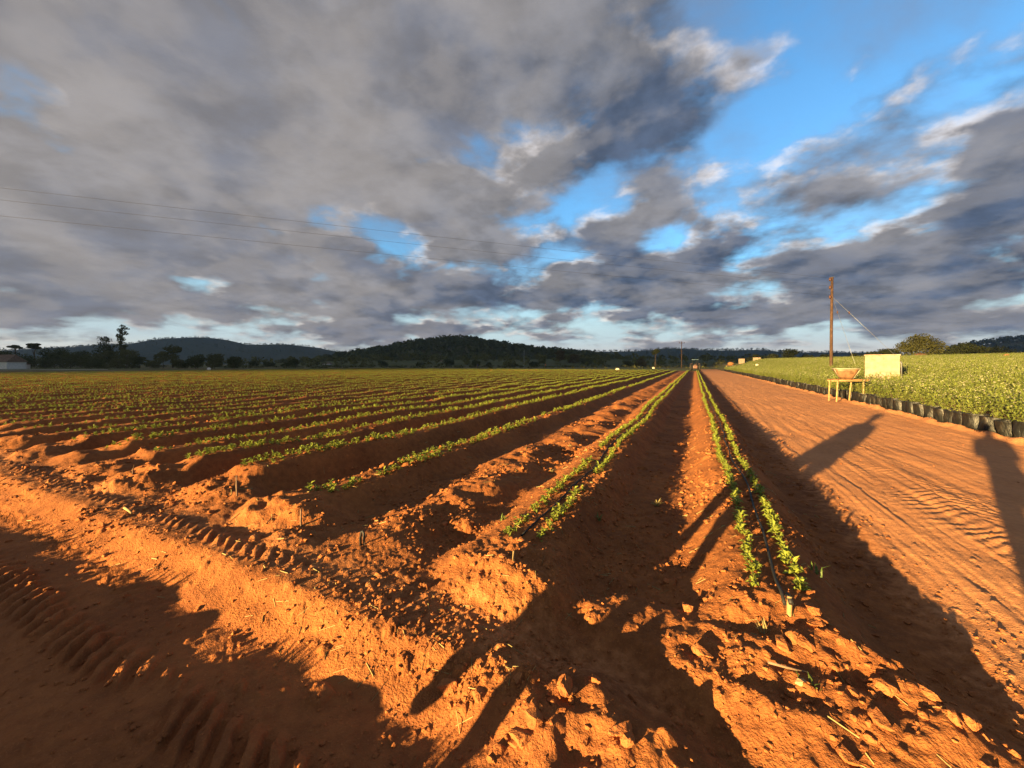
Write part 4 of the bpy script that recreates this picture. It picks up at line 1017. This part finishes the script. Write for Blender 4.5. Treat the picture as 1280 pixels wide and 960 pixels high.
# ------------------------------------------------------------------ farm buildings far off
def house(px, Z, W, D, wall_h, roof_h, label, rz=0.0, mat=m_wall):
    x, y = cam_xy(px, Z); t = empty('farm_building', (x, y, -.1), YAW+rz)
    mb = MB(); mb.box((0, 0, wall_h/2), (W, D, wall_h)); mb.build('wall', mat, t)
    bm = bmesh.new(); o_ = .35; P_ = [(-W/2-o_, -D/2-o_, wall_h-.08), (W/2+o_, -D/2-o_, wall_h-.08), (W/2+o_, D/2+o_, wall_h-.08), (-W/2-o_, D/2+o_, wall_h-.08), (-W/2+.3, 0, wall_h+roof_h), (W/2-.3, 0, wall_h+roof_h)]
    vs = [bm.verts.new(p) for p in P_]
    for f in ((0, 1, 5, 4), (2, 3, 4, 5), (1, 2, 5), (3, 0, 4), (3, 2, 1, 0)): bm.faces.new([vs[i] for i in f])
    bmesh.ops.recalc_face_normals(bm, faces=bm.faces[:]); me = bpy.data.meshes.new('roof'); bm.to_mesh(me); bm.free(); link('roof', me, m_roof, t)
    for a in (-.3, .28): MB().box((a*W, -D/2-.01, wall_h*.55), (.11*W, .05, wall_h*.35)).build('window', m_dark, t)
    MB().box((0, -D/2-.012, wall_h*.40), (.10*W, .06, wall_h*.8)).build('door', m_dark, t)
    return tag(t, label, 'building')
house(-3, 118, 11, 5, 2.3, 2.2, 'white farm building with a brown roof at the left edge', 0.05)
house(27, 122, 2.8, 2.2, 1.5, .5, 'low white shed right of the white farm building')
house(409, 230, 4.2, 3, 1.9, .6, 'tiny white house at the left foot of the wooded hill')
house(430, 240, 2.6, 2.2, 1.4, .5, 'tiny white hut right of the tiny white house')
house(550, 260, 4.5, 3, 3.4, .7, 'pale small house among the bushes below the wooded hill', .2, m_sack)

# ------------------------------------------------------------------ sacks and mounds
def sack(px, Z, s, mat, label, name='sack', cat='sack', dz=0.0, sc=(1, .7, .75)):
    x, y = cam_xy(px, Z); mb = MB().blob((0, 0, .35), .5, 2, .08, int(px), sc)
    tag(mb.build(name, mat, None, loc=(x, y, hz(x, y)+dz-.03), sc=s), label, cat, None)
sack(772, 82, .9, m_sack, 'pale sack lying between the far rows left of the road end')
sack(817, 120, .9, m_sack, 'small pale sack at the foot of the lone umbrella tree')
sack(261, 88, 1.0, m_wall, 'white sack at the far field edge below the three round trees')
sack(946.5, 60, .55, m_sack, 'pale sack on the plants below the small white tank', dz=.75)
sack(1258, 46, .6, m_osack, 'orange sack showing above the nursery plants on the right', dz=.75)
sack(1233, 50, .35, m_osack, 'small orange sack left of the larger one in the nursery', dz=.75)
sack(1150, 82, 2.4, plain('termite_earth', (.12, .06, .035), .95, .1, .2, .6), 'reddish earth mound at the foot of the big sunlit tree', 'earth_mound', 'earth mound', sc=(1, .7, .5))

# ------------------------------------------------------------------ tractor and stand at the end of the road
m_rubber = plain('tyre_rubber', (.022, .020, .018), .8, .2, .2, 6); m_tract = plain('faded_red_paint', (.09, .032, .018), .5, .4, .2, 3); m_canopy = plain('pale_blue_canopy', (.10, .17, .22), .5, .4, .1, 3)
x, y = cam_xy(869, 86); t = empty('tractor', (x, y, hz(x, y)), 0)
for sx in (-1, 1):
    w = MB().tube([(sx*.68, 0, .75), (sx*1.08, 0, .75)], [.75, .75], 20).build('rear_wheel', m_rubber, t); MB().tube([(sx*1.06, 0, .75), (sx*1.10, 0, .75)], [.42, .36], 16).build('rim', m_tract, w)
    w = MB().tube([(sx*.5, 2.1, .42), (sx*.74, 2.1, .42)], [.42, .42], 16).build('front_wheel', m_rubber, t); MB().tube([(sx*.73, 2.1, .42), (sx*.76, 2.1, .42)], [.22, .2], 12).build('rim', m_tract, w)
    MB().box((sx*.78, -.05, 1.55), (.42, 1.0, .06), None, .02).build('mudguard', m_tract, t)
MB().box((0, .1, .85), (.9, 1.2, .7), None, .08).build('body', m_tract, t)
MB().box((0, 1.6, 1.15), (.62, 1.5, .75), None, .1).build('bonnet', m_tract, t)
MB().box((0, -.1, 1.38), (.5, .45, .12), None, .04).build('seat', m_rubber, t)
for sx in (-1, 1):
    for sy in (-.5, .75): MB().tube([(sx*.55, sy, 1.2), (sx*.55, sy, 2.45)], .03, 6).build('post', m_rubber, t)
MB().box((.0, .1, 2.48), (1.4, 1.6, .07), None, .03).build('canopy', m_canopy, t)
MB().tube([(.25, 1.9, 1.5), (.25, 1.9, 2.4)], .04, 8).build('exhaust', m_rubber, t)
tag(t, 'small red-brown tractor parked at the far end of the seedling rows', 'tractor')
x, y = cam_xy(913, 84); t = empty('wooden_stand', (x, y, hz(x, y)), YAW-R(25))
for a in (-.75, .75):
    for b in (-.35, .35): MB().tube([(a, b, -.1), (a*.97, b, .95)], .045, 7).build('leg', m_stick, t)
MB().box((0, 0, .98), (1.8, .9, .06), None, .01).build('top', m_plank, t)
tag(t, 'far wooden stand at the edge of the road carrying a bulky sack', 'stand')
mbs = MB().blob((0, 0, .42), .55, 2, .08, 4, (1.1, .7, .75))
tag(mbs.build('ochre_sack', m_osack, None, loc=(x+.1, y, hz(x, y)+1.0)), 'bulky ochre sack on the far wooden stand', 'sack')

# ------------------------------------------------------------------ people
def person(loc, rz, H_, pose, cols, label, hat=None):
    """one skinned body; cols: skin, shirt, trousers"""
    k = H_/1.75; J = {}; E = []
    def j(n, p, r, par=None): J[n] = (Vector(p)*k, r*k); (E.append((par, n)) if par else None)
    st = pose.get('stance', .12); bend = pose.get('bend', 0.0)
    bk = pose.get('bulk', 1.0)
    j('pelvis', (0, 0, .95), .155*bk)
    j('waist', (0, bend*.3, 1.10), .135*bk, 'pelvis'); j('chest', (0, bend*.7, 1.32), .165*bk, 'waist'); j('neckb', (0, bend, 1.47), .085, 'chest'); j('neck', (0, bend*1.1+.01, 1.54), .058, 'neckb')
    j('head', (0, bend*1.2+.02, 1.62), .088, 'neck'); j('crown', (0, bend*1.2+.01, 1.70), .082, 'head')
    for s, n in ((-1, 'l'), (1, 'r')):
        fw = pose.get('step', 0.0)*s
        j('hip'+n, (s*.095, 0, .88), .105, 'pelvis'); j('knee'+n, (s*(.10+st*.25), .03+fw*.5, .49), .080, 'hip'+n); j('ankle'+n, (s*(.10+st*.5), fw, .09), .060, 'knee'+n)
        j('heel'+n, (s*(.10+st*.5), fw+.05, .045), .042, 'ankle'+n); j('toe'+n, (s*(.12+st*.6), fw+.20, .035), .033, 'heel'+n)
        j('sho'+n, (s*.185, bend*.85, 1.41), .068, 'chest')
        el, wr, hd = pose[n]
        j('elb'+n, el, .045, 'sho'+n); j('wri'+n, wr, .030, 'elb'+n); j('hand'+n, hd, .036, 'wri'+n)
        d = (Vector(hd)-Vector(wr)).normalized(); sd = d.cross(Vector((0, 0, 1)));
        if sd.length < .1: sd = Vector((0, 1, 0))
        sd.normalize()
        for q in range(4):
            p0 = Vector(hd)+d*.035+sd*(-.027+.018*q); p1 = p0+d*(.032+.004*(q in (1, 2))); p2 = p1+d*.025-Vector((0, 0, .008))
            j('f%d'%q+n, p0, .0095, 'hand'+n); j('g%d'%q+n, p1, .0085, 'f%d'%q+n); j('h%d'%q+n, p2, .007, 'g%d'%q+n)
        p0 = Vector(hd)+sd*.04; j('th'+n, p0, .010, 'hand'+n); j('ti'+n, p0+d*.035+sd*.012, .008, 'th'+n)
    names = list(J); bm = bmesh.new(); lay = bm.verts.layers.skin.verify(); vs = {}
    for n in names:
        v = bm.verts.new(J[n][0]); v[lay].radius = (J[n][1], J[n][1]*(.72 if n in ('chest', 'waist', 'pelvis') else 1)); v[lay].use_root = (n == 'pelvis'); vs[n] = v
    for a, b in E: bm.edges.new((vs[a], vs[b]))
    me = bpy.data.meshes.new('tmp'); bm.to_mesh(me); bm.free(); tmp = bpy.data.objects.new('tmp', me); C.objects.link(tmp)
    tmp.modifiers.new('s', 'SKIN'); sb = tmp.modifiers.new('u', 'SUBSURF'); sb.levels = 1; sb.render_levels = 1
    dg = bpy.context.evaluated_depsgraph_get(); dg.update(); bme = bpy.data.meshes.new_from_object(tmp.evaluated_get(dg)); bpy.data.objects.remove(tmp)
    bme.materials.clear()
    for c in cols: bme.materials.append(c)
    for p in bme.polygons:
        c = p.center/k; r_ = abs(c.x); p.use_smooth = True
        mi = 0
        if c.z < .97 and r_ < .30 and c.z > .085: mi = 2
        elif c.z > .97 and c.z < 1.50 and r_ < .27: mi = 1
        if c.z <= .085: mi = 3
        hs = [((c-J[q][0]/k).length) for q in ('handl', 'handr', 'wril', 'wrir')]
        if min(hs) < .11: mi = 0
        p.material_index = mi
    t = empty('person', loc, rz); bme.name = 'body'; link('body', bme, None, t)
    hx = J['crown'][0]
    hb = MB().blob((hx.x, hx.y-.008*k, hx.z+.005*k), .098*k, 2, .02, 3, (.92, 1.05, .85)); hb.build('hair', m_hair, t)
    hd = J['head'][0]; MB().blob((hd.x, hd.y+.10*k, hd.z-.005*k), .017*k, 1, 0, 1, (.8, 1, 1.3)).build('nose', cols[0], t)
    if hat:
        MB().lathe([(.165*k, 0), (.17*k, .012*k), (.105*k, .02*k), (.098*k, .085*k), (.05*k, .11*k)], 18).build('hat', hat, t, loc=(hx.x, hx.y, hx.z-.01*k))
    return tag(t, label, 'person')
m_hair = plain('dark_hair', (.02, .016, .013), .8, .2, .2, 30); m_skin = plain('skin', (.10, .055, .035), .6, .3, .1, 20)
m_shirt = plain('blue_overall', (.035, .05, .10), .9, .1, .15, 6); m_trous = plain('dark_trousers', (.03, .032, .04), .9, .1, .15, 6); m_boot = plain('boots', (.03, .024, .02), .7, .2, .1, 6)
m_ochre = plain('ochre_shirt', (.22, .10, .05), .9, .1, .15, 6); m_khaki = plain('khaki', (.17, .13, .08), .9, .1, .15, 6)
down = {'l': ((-.215, -.02, 1.14), (-.205, .05, .90), (-.20, .07, .82)), 'r': ((.215, -.02, 1.14), (.205, .05, .90), (.20, .07, .82))}
phone = {'l': ((-.20, .06, 1.16), (-.11, .29, 1.30), (-.07, .34, 1.36)), 'r': ((.20, .06, 1.16), (.11, .29, 1.30), (.07, .34, 1.36))}
x, y = cam_xy(597, 112); person((x, y, hz(x, y)), 1.2, 1.75, {**down, 'step': .16}, (m_skin, m_shirt, m_trous, m_boot), 'distant field worker in blue overalls at the far field edge')
x, y = cam_xy(682, 138); person((x, y, hz(x, y)), -.5, 1.7, {**down, 'step': .05}, (m_skin, m_ochre, m_trous, m_boot), 'distant field worker in an ochre shirt right of the thin pole')
AZ = -SUN_AZ
# two people beside and behind the viewer, seen here only by their shadows
bx, by = -0.86-2.0*math.sin(SUN_AZ), 1.56-2.0*math.cos(SUN_AZ)
person((bx, by, hz(bx, by)-.01), AZ, 1.80, {**down, 'stance': .12, 'bulk': 1.3}, (m_skin, m_khaki, m_trous, m_boot), 'standing companion whose long shadow crosses the rows and the road', hat=m_khaki)
cxp, cyp = .50*math.cos(SUN_AZ)-.45*math.sin(SUN_AZ), -.50*math.sin(SUN_AZ)-.45*math.cos(SUN_AZ)
person((cxp, cyp, hz(cxp, cyp)-.01), -SUN_AZ*.7, 1.80, {**phone, 'stance': .04, 'bulk': 1.15}, (m_skin, m_shirt, m_trous, m_boot), 'photographer whose broad shadow falls at the right edge')

# ------------------------------------------------------------------ added clouds, unseen behind the viewer, shaped to shade the far country
def shade_cloud_area():
    Hc = 640.0; back = Hc/math.tan(SUN_EL); ca_, sa_ = math.cos(SUN_AZ), math.sin(SUN_AZ)
    st = 90.0; S = np.arange(-900, 3300, st); Lt = np.arange(-2700, 1500, st)
    SS, LL = np.meshgrid(S, Lt, indexing='ij'); w = 28*fbm(SS/160, LL/160, 3, 610)
    inside = ((SS+w > 150) | (LL+w*.6 < -128)) & (LL < 1300) & (LL > -2500) & (SS < 2250)
    return Hc, back, ca_, sa_, st, S, Lt, inside
def build_shade_cloud():
    Hc, back, ca_, sa_, st, S, Lt, ins_ = shade_cloud_area(); V = []; Fc = []; vid = {}
    def vert(i, j, lay):
        key = (i, j, lay)
        if key not in vid:
            s = S[i]+st/2*0+12*math.sin(i*3.1+j*1.7); l = Lt[j]+12*math.sin(i*1.3+j*2.9); n_ = float(fbm(np.array([s/260]), np.array([l/260]), 4, 620)[0]); 
            z = Hc+(60+55*abs(n_) if lay else -18*n_)
            ss = s-back; X_ = ss*sa_+l*ca_; Y_ = ss*ca_-l*sa_
            vid[key] = len(V); V.append((X_, Y_, z))
        return vid[key]
    ni, nj = len(S)-1, len(Lt)-1
    ok = lambda i, j: 0 <= i < ni and 0 <= j < nj and ins_[i, j]
    for i in range(ni):
        for j in range(nj):
            if not ok(i, j): continue
            Fc.append((vert(i, j, 0), vert(i, j+1, 0), vert(i+1, j+1, 0), vert(i+1, j, 0))); Fc.append((vert(i, j, 1), vert(i+1, j, 1), vert(i+1, j+1, 1), vert(i, j+1, 1)))
            for (di, dj, a, b) in ((-1, 0, (i, j), (i, j+1)), (1, 0, (i+1, j+1), (i+1, j)), (0, -1, (i+1, j), (i, j)), (0, 1, (i, j+1), (i+1, j+1))):
                if not ok(i+di, j+dj): Fc.append((vert(*a, 0), vert(*a, 1), vert(*b, 1), vert(*b, 0)))
    o = link('shade_cloud', mesh_np('shade_cloud', V, Fc, True), plain('shade_cloud_vapour', (.75, .75, .78), 1.0, 0.0, .03, .004))
    tag(o, 'unseen bank of clouds added behind the viewer to shade the far country', kind='structure')
build_shade_cloud()

# ------------------------------------------------------------------ air
hzm = bpy.data.materials.new('thin_haze'); hzm.use_nodes = True; nt = hzm.node_tree; nt.nodes.clear()
ho = N(nt, 'ShaderNodeOutputMaterial'); pv = N(nt, 'ShaderNodeVolumePrincipled'); nt.links.new(pv.outputs[0], ho.inputs['Volume'])
pv.inputs['Color'].default_value = (.45, .68, 1.0, 1); pv.inputs['Density'].default_value = 0.00012; pv.inputs['Anisotropy'].default_value = 0.55
tag(MB().box((0, 0, 70), (6600, 6600, 150)).build('haze', hzm), 'thin bluish morning haze over the whole valley', kind='stuff')
